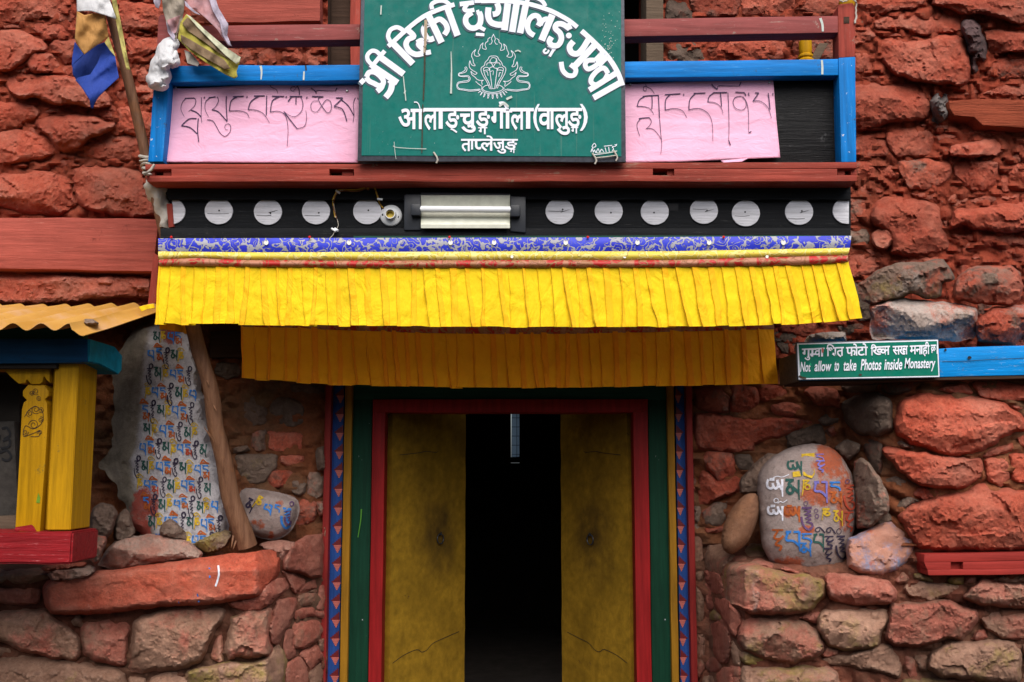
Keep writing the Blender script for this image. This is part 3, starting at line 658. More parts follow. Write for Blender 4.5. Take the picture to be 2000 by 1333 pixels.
batch(ur, D_ur, 'stone', TR, ['560,-80 980,-80 980,30 960,140 680,140 600,80|c=.7,.6,0,0', '980,-80 1400,-80 1420,60 1380,140 990,140', '1400,-40 1760,-60 1760,160 1640,150 1500,100 1400,90|c=.75,.8,0,0', '720,390 800,320 1340,310 1360,420 1300,480 760,480', '400,0 560,20 640,140 640,260 400,260|c=.3,.5,.2,0', '410,330 620,330 740,420 700,500 420,500|c=.15,.6,.3,0', '700,160 1360,160 1360,290 720,290', '1380,180 1740,180 1740,480 1380,480|c=.55,.7,0,0'])
batch(ur, D_ur, 'stone', R3, ['150,250 400,270 500,340 480,370 300,400 60,350|c=.75,.6,0,0', '500,300 760,280 770,400 620,400|c=.6,.7,0,0', '640,-60 820,60 810,260 700,280 660,100|c=.3,.6,.5,0', '20,340 260,350 260,440 20,440|c=.1,.6,0,0', '1620,120 1780,110 1760,200 1640,240|c=.5,.7,0,0', '60,430 230,440 220,540 100,545|c=.2,.5,0,0'])
pr('timber', [(1853, 196), (1906, 192), (2190, 192), (2190, 248), (1921, 247), (1903, 228), (1865, 224), (1856, 211)], 4.68, .2, 'orange_wood', ur, .006, .012)
for nm, s, tf, mat, lab, cat in (('rag', '1085,190 1150,175 1210,240 1260,330 1275,430 1250,520 1200,530 1190,620 1140,650 1150,540 1110,430 1080,330 1060,260', UR, 'rag_dark', 'dark maroon rag stuffed in a gap beside the big upper right stone', 'rag'), ('rag', '800,860 850,800 935,800 950,900 950,1000 900,1060 820,1060 790,960', UR, 'rag_grey', 'grey knotted rag wedged left of the weathered orange timber', 'rag')):
    v, f = rock(parse(s, tf), lambda a, b: 4.76, .09, 91, 2.6, .2, 7, (), 2.6); o = mk(nm, v, f, mat, None, 30, base=True); tag(o, lab, cat, 'rags stuffed into the upper wall')

# ---- recess wall left of the door
ml = thing('stone_wall', 'dark plastered wall in the recess between carved slab and doorway', 'wall', W(520, 1080, 4.9)); GAIN[ml.name] = 1.4
ground_wall('mortar', -170, 645, 556, 1135, D_ml, 'mortar_plaster', ml, 6, .03, 9, 9, -.034)
wall_core(ml, [(-190, 520), (650, 520), (650, 1140), (-190, 1140)], 5.06, .3, 'mortar_brown')
batch(ml, D_ml, 'stone', M1, ['460,780 700,830 760,1000 700,1180 500,1180 430,1000|c=.2,.7,.25,0', '760,800 1000,820 1180,900 1180,1160 900,1200 760,1060|c=.35,.7,.1,0', '1000,640 1380,620 1420,780 1200,800 1020,780|c=.3,.6,0,0', '100,400 420,400 440,560 260,640 120,560|c=.1,.6,.1,0'], T=.04)
batch(ml, D_ml, 'stone', M2, ['530,-20 740,0 740,240 640,270 540,210|c=.35,.9,.2,0', '750,0 1000,20 1200,50 1220,150 1180,260 1000,290 750,240|c=.72,.95,.1,0', '290,150 470,140 550,250 340,290|c=.35,.8,0,0', '340,300 680,270 870,280 860,450 700,640 420,640 390,480|c=.18,1,.35,.15|facets=2|T=.05', '870,290 1180,290 1180,430 1000,450 880,400|c=.68,1,0,0',
 '700,480 1040,470 1040,680 760,700|c=.6,1,0,0', '1040,560 1200,540 1210,760 1110,800 1000,740|c=.4,.95,0,0', '1320,220 1430,190 1430,480 1330,470|c=0,.8,.1,.1|d=-.06', '1210,500 1430,480 1440,760 1330,830 1210,780|c=.45,1,.1,0', '1130,800 1330,830 1340,1060 1100,1190 1000,1180|c=.5,.95,.1,0', '1320,860 1420,840 1420,1000 1360,1030|c=.5,1,.1,0|d=-.05'], T=.05)
pr('timber', [(410, 647), (520, 643), (520, 698), (408, 700)], 4.84, .1, 'dark_wood', ml, .006, .005)

# ---- low stone wall with the ledge, left of the door
ll = thing('stone_wall', 'low dry stone wall carrying the ledge left of the doorway', 'wall', W(250, 1333, 4.45)); GAIN[ll.name] = 1.35
ground_wall('mortar', -170, 639, 1078, 1560, D_ll, 'mortar_brown', ll, 7, .04, 9, 12, -.010)
wall_core(ll, [(-170, 1140), (530, 1140), (530, 1600), (-170, 1600)], 4.62, .3, 'mortar_brown')
batch(ll, D_ll, 'rough_stone', L1, ['-300,170 250,165 420,155 460,200 500,260 420,290 270,325 60,310 -300,320|c=.45,1,0,.4', '-300,360 250,370 430,380 380,520 220,545 80,530 -300,500|c=.75,.95,0,.2', '-300,660 250,580 480,600 560,680 700,760 800,850 840,1030 800,1080 690,1110 500,1070 250,1010 50,930 -300,880|c=.42,1,.25,0|T=.13', '830,790 900,700 1150,700 1320,730 1320,950 1300,1160 1150,1165 950,1100 850,1050|c=.55,.95,0,0|facets=2',
 '-300,1180 100,1070 250,1050 500,1090 800,1130 1000,1160 1180,1190 1290,1260 1330,1600 -300,1600|c=.1,1,.3,.1|T=.14|facets=2', '-300,930 90,980 120,1020 60,1060 -300,1070|c=.3,.8,0,0', '1320,1270 1450,1280 1500,1300 1480,1500 1330,1500|c=.4,1,0,0', '1540,1300 1740,1230 1830,1250 1900,1400 1900,1550 1500,1550|c=.35,1,.1,0', '730,700 800,620 870,700 840,760 760,750|c=.2,.8,0,0', '840,600 1000,580 1400,590 1390,640 1150,680 880,660|c=.6,.7,0,0|d=.05'])
batch(ll, D_ll, 'rough_stone', (0, 0, 1), ['250,1312 258,1250 264,1215 281,1205 320,1190 400,1185 443,1193 438,1215 420,1232 405,1265 392,1290 365,1302 320,1312|c=.35,1,.15,0|T=.13|facets=3'])
batch(ll, D_ll, 'rough_stone', L2, ['560,620 640,600 800,570 1000,410 1080,400 1130,460 1000,590 920,650 840,700 740,700 600,660|c=.68,.95,.1,0|T=.06', '1040,340 1170,370 1250,420 1250,470 1170,550 1130,510 1080,400|c=.8,1,0,0', '540,1070 580,850 600,740 940,670 980,760 940,930 970,1040 930,1110 800,1110 700,1100 580,1140|c=.4,1,.4,.1|T=.1', '975,720 1000,600 1180,580 1190,650 1120,830 1080,860 1010,1000 960,980 930,860|c=.85,.95,0,0|T=.05', '470,905 520,910 530,1080 540,1150 500,1170 420,1110 450,1000|c=.5,1,.45,0',
 '200,1230 350,1190 560,1160 800,1150 920,1120 1010,1000 1060,1060 1090,1180 1040,1480 230,1480|c=.22,1,.6,.2|T=.11', '-20,1260 100,1245 180,1280 240,1340 240,1480 -20,1480|c=.4,.9,.2,0', '1080,880 1130,850 1170,900 1150,960 1180,1090 1100,1130 1060,1010|c=.85,.95,0,0', '1150,810 1300,780 1390,790 1415,870 1370,950 1250,1040 1160,1020|c=.5,.9,.1,0', '1160,770 1180,690 1340,660 1350,740 1240,760|c=.7,.9,0,0', '1190,660 1190,560 1350,530 1360,600 1300,640|c=.55,.8,0,0', '1180,540 1260,450 1340,420 1360,500 1240,540|c=.6,.9,0,0', '1355,680 1380,480 1440,460 1440,600 1410,700|c=.6,1,0,0', '1350,690 1440,700 1440,780 1350,740|c=.75,1,0,0', '1200,1080 1360,1000 1410,1080 1410,1120 1300,1230 1260,1160|c=.6,.95,0,0', '1100,1160 1200,1100 1280,1190 1270,1480 1060,1480 1090,1220|c=.7,.9,.1,0', '1280,1240 1400,1150 1410,1250 1390,1480 1280,1480|c=.4,.9,.1,0', '1060,250 1150,90 1400,10 1420,10 1410,380 1330,400 1200,370 1060,330|c=.66,.9,0,0|T=.08', '1370,950 1430,940 1430,1050 1390,1060|c=.5,.8,0,0', '1250,540 1350,510 1360,530 1200,560|c=.5,.7,0,0', '1420,-60 1450,-60 1450,60 1420,40|c=.5,.9,0,0'])

# ---- right wall
rw = thing('stone_wall', 'thick dry stone wall right of the doorway with mossy lower courses', 'wall', W(1700, 1333, 4.45)); GAIN[rw.name] = 1.22
ground_wall('mortar', 1343, 2190, 1062, 1560, D_r, 'mortar_brown', rw, 7, .04, 9, 17, -.012); ground_wall('mortar', 1343, 2190, 690, 1066, D_r, 'mortar_plaster', rw, 6, .04, 8, 21, -.016)
wall_core(rw, [(1480, 1120), (2190, 1120), (2190, 1600), (1480, 1600)], 4.62, .3, 'mortar_brown'); wall_core(rw, [(1790, 745), (2190, 745), (2190, 1120), (1790, 1120)], 4.62, .3, 'mortar_brown')
wall_core(rw, [(1330, 690), (1790, 690), (1790, 1120), (1330, 1120)], 5.1, .3, 'mortar_brown')
batch(rw, D_r, 'stone', R4, ['80,310 250,300 380,330 640,350 900,330 1090,370 1080,410 860,490 600,560 590,640 420,640 290,630 130,620 80,560|c=.62,.8,.1,0|T=.05|facets=2', '640,180 620,60 860,50 870,150 720,205|c=.7,.8,0,0', '720,220 880,195 1000,250 1010,310 900,330 760,310|c=.7,.85,0,0', '980,90 1100,60 1320,90 1330,200 1330,260 1130,220 1080,160|c=.75,.8,0,0|T=.07', '870,480 1150,390 1200,450 1210,570 1100,560 880,615|c=.2,.45,.1,0', '1130,350 1220,310 1320,340 1320,390 1200,420|c=.1,.75,.3,0', '1200,450 1290,395 1330,420 1320,480 1250,500|c=.5,.7,0,0',
 '120,700 180,640 280,620 420,650 440,800 400,840 280,890 200,790|c=.55,.95,.1,0', '110,860 150,800 230,830 280,890 420,850 470,870 460,980 300,1040 200,1090 110,1090|c=.72,.9,.1,0', '140,1150 250,1080 360,1080 350,1200 290,1280 170,1280 140,1210|c=.4,1,0,.1', '470,870 560,770 700,650 800,660 820,900 640,1000 480,1000|c=0,.85,.1,0|d=-.12', '60,1110 120,1110 130,1180 100,1250 60,1240|c=.05,.8,.1,0', '50,1260 110,1260 130,1333 50,1333|c=.1,.8,.1,0', '50,880 80,860 105,920 70,980 50,950|c=.5,.8,0,0', '420,640 560,640 600,780 470,800 430,760|c=.3,.8,.35,0', '60,80 300,60 380,160 360,300 200,290 80,260|c=.6,.6,.1,0|T=.04', '380,60 620,60 640,190 500,320 380,300|c=.65,.7,0,0|T=.04', '160,1290 340,1280 340,1340 160,1340|c=.55,.8,0,0'], T=None)
batch(rw, D_r, 'stone', R5, ['20,230 130,140 330,120 440,180 460,300 450,440 330,510 150,480 60,400|c=.1,.6,.15,0|facets=1|T=.1|d=-.02', '480,440 490,250 600,160 760,120 960,150 1200,160 1440,210 1500,290 1590,330 1620,360 1600,440 1500,480 1420,530 1300,600 1150,660 960,680 880,640 720,590 560,540|c=.86,1,0,.28|T=.16', '840,100 930,55 1090,35 1160,130 1050,140|c=.7,1,0,.3', '1155,50 1200,20 1350,20 1520,50 1900,100 1900,190 1400,195 1220,160|c=.85,1,0,.25', '1530,20 1900,0 1900,60', '1450,220 1550,220 1590,250 1540,290',
 '360,620 420,595 560,620 760,640 960,680 1200,690 1250,760 1260,850 1150,910 1000,960 780,950 620,890 520,800 430,700|c=.86,1,0,.3|T=.14', '490,560 540,540 660,605 560,605|c=.4,1,.5,0', '1230,680 1340,600 1500,550 1535,610 1420,660 1250,685', '1255,700 1440,680 1470,740 1480,840 1440,920 1400,940 1280,890 1260,800|c=.85,1,0,.2', '1480,650 1900,630 1900,950 1480,900 1480,760|c=.85,1,0,.2', '500,1200 620,1110 800,1060 880,1010 1100,970 1220,910 1400,980 1900,970 1900,1470 1450,1490 1100,1500 820,1480 680,1450 600,1330|c=.84,1,0,.2|T=.14|facets=2|rough=1.3',
 '610,960 680,935 880,970 850,1020 750,1065 640,1010|c=.6,1,0,.3', '460,1120 600,1000 700,1060 620,1100 500,1180|c=.3,.9,.2,.1', '380,880 500,840 600,900 580,960 440,970|c=.2,.8,.1,0', '0,30 200,20 340,30 300,110 100,130 20,80|c=.1,.7,.35,0', '360,20 700,20 600,110 460,150 360,100|c=.4,.5,0,0', '1540,500 1900,480 1900,620 1560,600|c=.85,.9,0,0'])
batch(rw, D_r, 'stone', RR, ['915,260 960,235 1010,290 1050,340 1090,420 1085,500 1000,570 930,580 925,420|c=.42,1,0,.2|T=.06|d=-.1', '820,190 880,145 950,170 940,210 895,255|c=0,.8,.3,0|d=-.08', '960,150 1060,140 1060,320 1000,300|c=.5,.5,0,0', '1200,400 1230,380 1345,395 1340,430 1270,450|c=.7,1,0,0', '1010,560 1080,500 1120,540 1060,570|c=.2,.8,.1,0', '900,600 990,570 1000,600 920,650|c=.1,.8,0,0'])
batch(rw, D_r, 'rough_stone', R7, ['-118,430 -80,390 80,385 250,410 420,460 490,540 490,610 440,660 160,670 0,650 -100,600|c=.78,1,0,.15|T=.11', '0,690 150,690 400,710 430,770 370,900 340,1010 240,1050 60,1055 -100,1020 -190,870 -195,760 -130,700|c=.3,1,.45,.15|T=.12', '450,650 650,640 880,620 960,620 1080,690 1190,720 1200,800 1130,900 1060,950 900,960 700,1030 480,1020 400,950 420,830|c=.5,.95,.15,0|T=.12|facets=2', '550,510 620,450 780,470 950,480 1040,490 1020,550 920,590 790,625 600,580|c=.35,1,.35,0', '645,390 700,390 860,430 800,470 650,430|c=.1,1,.6,0', '930,450 980,410 1075,410 1070,480 980,480|c=.15,1,.85,0', '1080,480 1110,420 1180,410 1195,480|c=.6,1,0,0', '480,450 550,370 610,430 590,470 520,480|c=.6,1,.1,0', '1040,600 1130,530 1240,430 1340,450 1330,470 1900,490 1900,700 1450,690 1250,660|c=.5,.95,.2,0|T=.1', '1330,440 1450,400 1900,410 1900,470 1450,470|c=.3,1,.2,0', '1210,750 1350,730 1900,760 1900,950 1420,970 1280,870|c=.55,.8,.1,0', '770,1160 800,1080 950,980 1150,980 1500,970 1580,1050 1560,1330 1400,1340 1100,1300 860,1280 770,1220|c=.35,.85,.4,0|T=.12|facets=2',
 '-170,1130 0,1100 200,1060 360,1000 440,1020 500,1080 540,1180 520,1300 400,1270 200,1220 0,1180|c=.35,.9,.3,0', '540,1100 640,1120 680,1280 600,1290|c=.5,.9,0,0', '650,1110 760,1100 770,1240 690,1240|c=.45,.8,0,0', '1130,960 1190,880 1260,880 1290,950 1200,980|c=.5,.8,.1,0', '540,1310 700,1290 1000,1330 1000,1480 500,1480|c=.3,.7,.6,0', '1590,980 1900,970 1900,1330 1600,1330|c=.4,.7,.3,0', '1000,1345 1900,1350 1900,1500 1010,1500|c=.3,.7,.5,0'])
batch(rw, D_r, 'rough_stone', R6, ['310,440 340,310 430,295 600,310 800,360 1000,400 1200,460 1195,580 1100,690 950,740 700,745 560,740 450,690 340,620|c=.5,1,.5,.42|T=.12', '450,800 520,780 850,780 1040,800 1150,900 1200,1000 1200,1060 1080,1140 900,1180 780,1150 640,1110 520,1060 440,970|c=.5,.95,.45,0|T=.12', '430,1040 520,1060 650,1120 690,1160 600,1190 500,1180|c=.2,1,.7,0', '480,1200 700,1195 900,1200 960,1190 1120,1180 1310,1230 1380,1500 480,1500|c=.35,.95,.5,0|T=.12', '160,220 200,140 320,140 360,200 420,240 340,300 300,400 220,400 170,320|c=.35,.95,.1,.3', '160,360 300,400 340,600 240,560 170,450|c=.75,.9,0,0', '230,610 340,600 470,720 480,820 440,960 380,920 300,760|c=.85,1,0,0|T=.05',
 '210,740 240,700 310,770 300,790 210,785|c=.1,1,.7,0', '205,830 290,790 400,930 370,1170 280,1180 230,1030|c=.85,.9,.2,0|T=.05', '290,790 330,780 390,930 350,920|c=.7,.9,.2,0', '160,1120 240,1110 310,1200 260,1260 190,1250|c=.55,.8,0,0', '250,1280 320,1200 400,1210 420,1340 420,1480 260,1480|c=.6,.9,.1,0', '45,285 40,20 120,20 140,150 140,260 100,290|c=.5,.9,0,.2', '50,380 100,350 150,370 150,440 120,470 60,430|c=.2,1,0,.2', '45,450 100,470 150,560 150,780 110,825 70,790 60,640|c=.3,.9,.3,0', '50,840 160,830 165,1080 160,1230 130,1300 60,1290|c=.5,.75,.3,0', '960,770 1170,720 1170,830 1080,810|c=.7,1,.1,0', '1170,1100 1220,1020 1330,1050 1310,1100 1220,1125|c=.6,1,0,0', '510,190 560,130 660,130 680,240 540,245|c=.05,.9,.5,.1', '530,300 640,245 760,310 740,340 600,310|c=.6,.9,0,0', '390,930 470,1060 470,1190 420,1180 380,1050|c=.3,.95,.5,0', '370,1190 470,1200 480,1480 430,1480|c=.7,.8,.1,0', '150,1280 240,1270 250,1480 130,1480|c=.1,.8,.2,0', '170,470 240,570 230,700 190,690 150,560|c=.6,.8,0,0', '800,350 990,400 980,380 860,330|c=.8,.9,0,0', '380,240 520,240 520,290 420,280|c=.6,.85,0,0'])
# ================================================================ DOORWAY
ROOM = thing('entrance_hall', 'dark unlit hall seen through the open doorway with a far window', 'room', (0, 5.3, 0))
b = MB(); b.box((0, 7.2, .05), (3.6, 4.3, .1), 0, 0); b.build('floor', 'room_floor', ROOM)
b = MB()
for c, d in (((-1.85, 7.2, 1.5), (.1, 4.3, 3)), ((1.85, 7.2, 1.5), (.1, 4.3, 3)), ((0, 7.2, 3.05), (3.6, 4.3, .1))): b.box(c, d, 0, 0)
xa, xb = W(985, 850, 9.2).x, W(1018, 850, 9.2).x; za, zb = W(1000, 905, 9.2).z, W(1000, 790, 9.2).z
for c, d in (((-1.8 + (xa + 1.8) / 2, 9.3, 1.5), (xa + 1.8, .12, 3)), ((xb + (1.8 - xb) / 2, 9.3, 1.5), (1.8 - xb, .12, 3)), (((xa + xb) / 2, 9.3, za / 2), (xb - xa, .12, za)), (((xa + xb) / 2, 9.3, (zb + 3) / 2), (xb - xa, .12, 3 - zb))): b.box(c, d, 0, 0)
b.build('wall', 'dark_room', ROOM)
wf = MB()
for c, d in (((xa + .03, 9.22, (za + zb) / 2), (.06, .05, zb - za)), ((xb - .008, 9.22, (za + zb) / 2), (.016, .05, zb - za)), (((xa + xb) / 2, 9.22, za + .03), (xb - xa, .07, .05)), (((xa + xb) / 2, 9.22, zb - .03), (xb - xa, .05, .05))): wf.box(c, d)
wo = wf.build('window', 'dark_wood', ROOM)
wp = MB(); wp.box(((xa + .075 + xb) / 2, 9.25, (za + zb) / 2), (xb - xa - .06, .006, zb - za - .05), 0, 0)
gm = N('frosted_window_glass', .4); gb = gm.n('BsdfTranslucent'); gb.inputs[0].default_value = (.78, .80, .78, 1); gm.l(gb.outputs[0], gm.t.nodes['Material Output'].inputs[0])
pane = wp.build('pane', gm.m, wo)
gr = MB(); mid = (xa + .075 + xb) / 2
for i in range(6): z = za + .08 + i * (zb - za - .12) / 5; gr.box((mid, 9.235, z), (xb - xa - .06, .004, .004), 0, 0)
gr.box((mid, 9.235, (za + zb) / 2), (.004, .005, zb - za - .06), 0, 0); gr.build('grille', 'dark_wood', wo)

DP = thing('door_frame', 'painted red, green, ochre and blue timber frame round the open doorway', 'door frame', W(1000, 1333, 5))
b = MB(); b.prism([(636, 560), (1356, 560), (1356, 800), (636, 800)], 5.03, .12, 0, 0); b.prism([(560, 560), (1480, 560), (1480, 690), (560, 690)], 4.86, .16, 0, .004)
b.prism([(636, 800), (752, 800), (742, 1640), (622, 1640)], 5.03, .25, 0, 0); b.prism([(1240, 800), (1356, 800), (1356, 1640), (1246, 1640)], 5.03, .25, 0, 0); b.build('backing', 'dark_wood', DP)
bot = 1640
def vx(x, y0=757, y1=1640): return x + (x - 1000) * (y1 - y0) / 16800     # plumb line in the picture
def vstrip(name, x0, x1, y0, Y, dep, mat, bevel=.004): return pr(name, [(x0, y0), (x1, y0), (vx(x1, y0), bot), (vx(x0, y0), bot)], Y, dep, mat, DP, bevel, .0015, 2)
for side, (o0, o1, bl0, bl1, y0_, y1_, g0, g1, r0, r1) in (('L', (637, 649, 651, 674, 675, 690, 690, 729, 728, 753)), ('R', (1350, 1338, 1337, 1317, 1315, 1301, 1301, 1264, 1265, 1236))):
    a = lambda p, q: (min(p, q), max(p, q))
    vstrip('outer_jamb', *a(o0, o1), 690, 4.94, .11, 'deep_red'); 
    vstrip('ochre_moulding', *a(y0_, y1_), 690, 4.955, .09, 'ochre_strip', .008); vstrip('green_board', *a(g0, g1), 690, 4.985, .05, 'green_paint'); vstrip('inner_jamb', *a(r0, r1), 781, 4.96, .2, 'frame_red', .006)
    bs = vstrip('patterned_board', *a(bl0, bl1), 690, 4.992, .04, 'strip_blue')
    st = Strokes(flat(4.9915), lift=.0012); lo, hi = a(bl0, bl1); y = 700
    while y < 1500:
        x0, x1 = lo + (lo - 1000) * (y - 757) / 16800 + 4, hi + (hi - 1000) * (y - 757) / 16800 - 2
        if side == 'R': x0, x1 = x0 - 2, x1 - 2
        wd = x1 - x0
        for k in range(5):
            f0 = 1 - (k + .2) / 5
            xl, xr = (x1 - wd * f0, x1) if side == 'L' else (x0, x0 + wd * f0)
            st.poly([(xl, y - 3 * k - 3), (xr, y - 3 * k - 3), (xr, y - 3 * k), (xl, y - 3 * k)], 1)
            m_ = (x0 + x1) / 2 + (2 if side == 'L' else -2); h_ = wd * .42 * (1 - k / 5)
            st.poly([(m_ - h_, y + 3 * k), (m_ + h_, y + 3 * k), (m_ + h_, y + 3 * k + 2.6), (m_ - h_, y + 3 * k + 2.6)], 0)
        y += 36.5
    st.build('stepped_pattern', ['tri_pink', 'tri_dark'], DP)
pr('head_board', [(690, 700), (1301, 700), (1301, 781), (690, 781)], 4.98, .05, 'green_x', DP)
pr('lintel', [(727, 780), (1266, 780), (1262, 806), (731, 806)], 4.955, .2, 'frame_red', DP, .006, .0015)
st = Strokes(flat(4.979), lift=.001)
st.line([(706, 995), (704, 1020), (699, 1050)], 3, 0, taper=.5)
each(st.mb, 'paint_drip', [plain_mat('light_green_paint', (.06, .22, .02))], DP)
def leaf(hx, ang, wid, sgn):
    hz = W(hx, 1000, 5.07); H0, H1 = .02, W(1000, 790, 5.07).z; mb = MB(); b = bmesh.new(); nx, nz = 16, 44; th = .035
    ca, sa = math.cos(ang), math.sin(ang); P = {}
    def pt(u, z, t): return Vector((hz.x + sgn * u * ca + sgn * t * sa * 1, 5.07 + u * sa - t * ca, z)) 
    for side in (0, 1):
        for i in range(nx + 1):
            for j in range(nz + 1):
                u = wid * i / nx; z = H0 + (H1 - H0) * j / nz; wob = .002 * noise.noise(Vector((u * 5, z * 5, side)))
                if i == nx: u += .006 * noise.noise(Vector((z * 9, 2, 3)))
                P[side, i, j] = b.verts.new(pt(u, z, (0 if side else th) + wob))
    for side in (0, 1):
        for i in range(nx):
            for j in range(nz): b.faces.new((P[side, i, j], P[side, i + 1, j], P[side, i + 1, j + 1], P[side, i, j + 1]))
    for j in range(nz):
        for i in (0, nx): b.faces.new((P[0, i, j], P[0, i, j + 1], P[1, i, j + 1], P[1, i, j]))
    for i in range(nx):
        for j in (0, nz): b.faces.new((P[0, i, j], P[0, i + 1, j], P[1, i + 1, j], P[1, i, j]))
    bmesh.ops.recalc_face_normals(b, faces=b.faces); mb.bm(b); o = mb.build('door', 'door_yellow', DP); o['label'] = 'left yellow door leaf standing ajar' if sgn > 0 else 'right yellow door leaf standing ajar'
    base = LOC[o.name]; hc = pt(wid * (.62 if sgn > 0 else .52), 1.19, th); sm_ = []
    for q in o.data.vertices: r_ = q.co + base - hc; sm_.append(math.exp(-(r_.x ** 2 + r_.y ** 2) / .035 - (r_.z - .02) ** 2 / .05) + .9 * smoothstep(1.25, 1.85, q.co.z + base.z) * .6)  # smudge round the handle, plus valance shade painted toward the top
    o.data.attributes.new('soot_shade', 'FLOAT', 'POINT').data.foreach_set('value', sm_)
    c = pt(wid * (.62 if sgn > 0 else .52), 1.19, th + .012); rg = MB(); n = 20; tang = Vector((sgn * ca, sa, 0))
    rg.tube([c + tang * .026 * math.cos(6.2832 * k / n) + Vector((0, 0, .026 * math.sin(6.2832 * k / n))) for k in range(n + 1)], .003, 0, 6)
    rg.tube([c + Vector((0, 0, .024)), c + Vector((0, .03, .03))], .006, 0, 6); h = rg.build('ring_handle', 'dark_plastic', o)
    def sur(px, py):
        z = py; u = px; return pt(u, z, th), Vector((sgn * sa * 1, -ca, 0))
    ck = Strokes(sur, lift=.0015)
    for z0, pts in ((1.64, [(.05, -.012), (.2, .0), (.26, .008), (.34, .003), (.36, .012)]), (.66, [(.02, -.05), (.10, -.025), (.20, -.012), (.24, -.03), (.28, -.026), (.33, .0), (.42, .014), (wid - .05, .03)])):
        ck.line([(u, z0 + d) for u, d in pts], .0032, 0, k=3)
    ck.build('crack', 'ink_black', o); return o
leaf(755, R(55), .60, 1); leaf(1237, R(57), .57, -1)
b = MB(); b.box((0, 5.12, .03), (1.3, .3, .08), 0, .01); b.build('threshold', 'dark_wood', DP)

# ================================================================ BALCONY
BY = 4.06
BL = thing('balcony', 'painted timber balcony with blue and red rails above the doorway', 'balcony', W(1000, 465, 4.3))
pr('top_rail', [(330, 51), (703, 47), (703, 78), (330, 82)], BY, .075, 'red_wood', BL, .004, .002); pr('top_rail', [(1180, 38), (1640, 31), (1640, 64), (1180, 72)], BY, .075, 'red_wood', BL, .004, .002)
pr('middle_rail', [(322, 128), (706, 127), (706, 157), (322, 160)], BY, .06, 'blue', BL, .004, .002); pr('middle_rail', [(1180, 121), (1640, 115), (1640, 147), (1180, 153)], BY, .06, 'blue', BL, .004, .002)
pr('post', [(309, 33), (314, 28), (330, 30), (334, 45), (331, 128), (303, 130)], BY - .004, .08, 'red_wood', BL, .004, .002, 2)
o = pr('post_base', [(302, 130), (332, 128), (318, 316), (289, 316)], BY - .006, .08, 'blue_v', BL, .004, .002, 2)
pr('post', [(1637, 14), (1641, 8), (1666, 6), (1670, 14), (1671, 111), (1638, 113)], BY - .004, .08, 'red_timber_v', BL, .004, .002, 2); pr('post_base', [(1638, 113), (1671, 111), (1673, 317), (1643, 317)], BY - .006, .08, 'blue_v', BL, .004, .002, 2)
for poly in ([(317, 84), (326, 84), (326, 97), (317, 97)], [(1648, 33), (1659, 33), (1659, 46), (1648, 46)]): pr('mortise', poly, BY - .0055, .01, 'dark_wood', BL, .0005)
b = MB(); b.lathe(W(1654, 6, BY + .03), [(.03, -.02), (.034, 0), (.03, .012), (.022, .02), (.026, .03), (.026, .06), (.018, .075)], 2, 18); o = b.build('finial', 'yellow_wood', BL); o['label'] = 'yellow turned finial on the right post'
b = MB(); rr = random.Random(3)
b.tube([W(1640 + 31 * i / 14 + rr.uniform(-1, 1), 3 + 3 * math.sin(i * .5) - 2 + rr.uniform(-1, 1), BY - .02) for i in range(15)] + [W(1671 + rr.uniform(-1, 2), 6 + i * 5, BY - .01) for i in range(9)], .004, 0, 6, .5); b.build('string', 'dirty_white', BL)
pr('panel', [(318, 140), (1643, 140), (1645, 322), (312, 322)], BY + .07, .03, 'black_board', BL, .002, .001)
# bottom beam with open mortises
b = MB(); by = BY - .03
xs = [283, 335, 643, 691, 1275, 1317, 1635, 1674]
b.prism([(284, 321), (1000, 319), (1674, 317), (1674, 329), (1000, 330), (284, 331)], by, .11, 0, .003, .003); b.prism([(284, 343), (1000, 343), (1674, 342), (1674, 354), (1000, 355), (288, 355)], by, .11, 0, .003, .003)
for x0, x1 in ((335, 643), (691, 1275), (1317, 1635)): b.prism([(x0, 330.4), (x1, 330), (x1, 343.2), (x0, 343.4)], by + .0008, .11, 0, .0006, .0015)
for x0, x1 in ((286, 302), (319, 334), (668, 690), (1303, 1316), (1636, 1650), (1662, 1673)): b.prism([(x0, 332), (x1, 332), (x1, 342.5), (x0, 342.5)], by + .022, .05, 0, .001)
b.build('bottom_beam', 'red_beam', BL)
b = MB(); b.prism([(287, 332), (1672, 331), (1672, 352), (287, 353)], by + .06, .8, 0, 0); b.build('floor', 'dark_wood', BL)
b = MB(); b.prism([(310, 356), (1662, 356), (1662, 390), (330, 390)], BY + .075, .6, 0, .003, .001); b.prism([(330, 388), (1662, 388), (1662, 448), (338, 448)], BY + .10, .6, 0, .002, .001); b.prism([(313, 446), (1662, 446), (1662, 470), (313, 468)], BY + .06, .75, 0, .003, .002)
b.build('fascia', 'black_wood', BL)
pr('fascia_trim', [(690, 461), (1662, 460), (1662, 467), (690, 467)], BY + .054, .03, 'green_x', BL, .002, .001)
pr('side_strip', [(325, 398), (336, 398), (339, 443), (329, 445)], BY + .085, .05, 'red_timber_v', BL, .002)
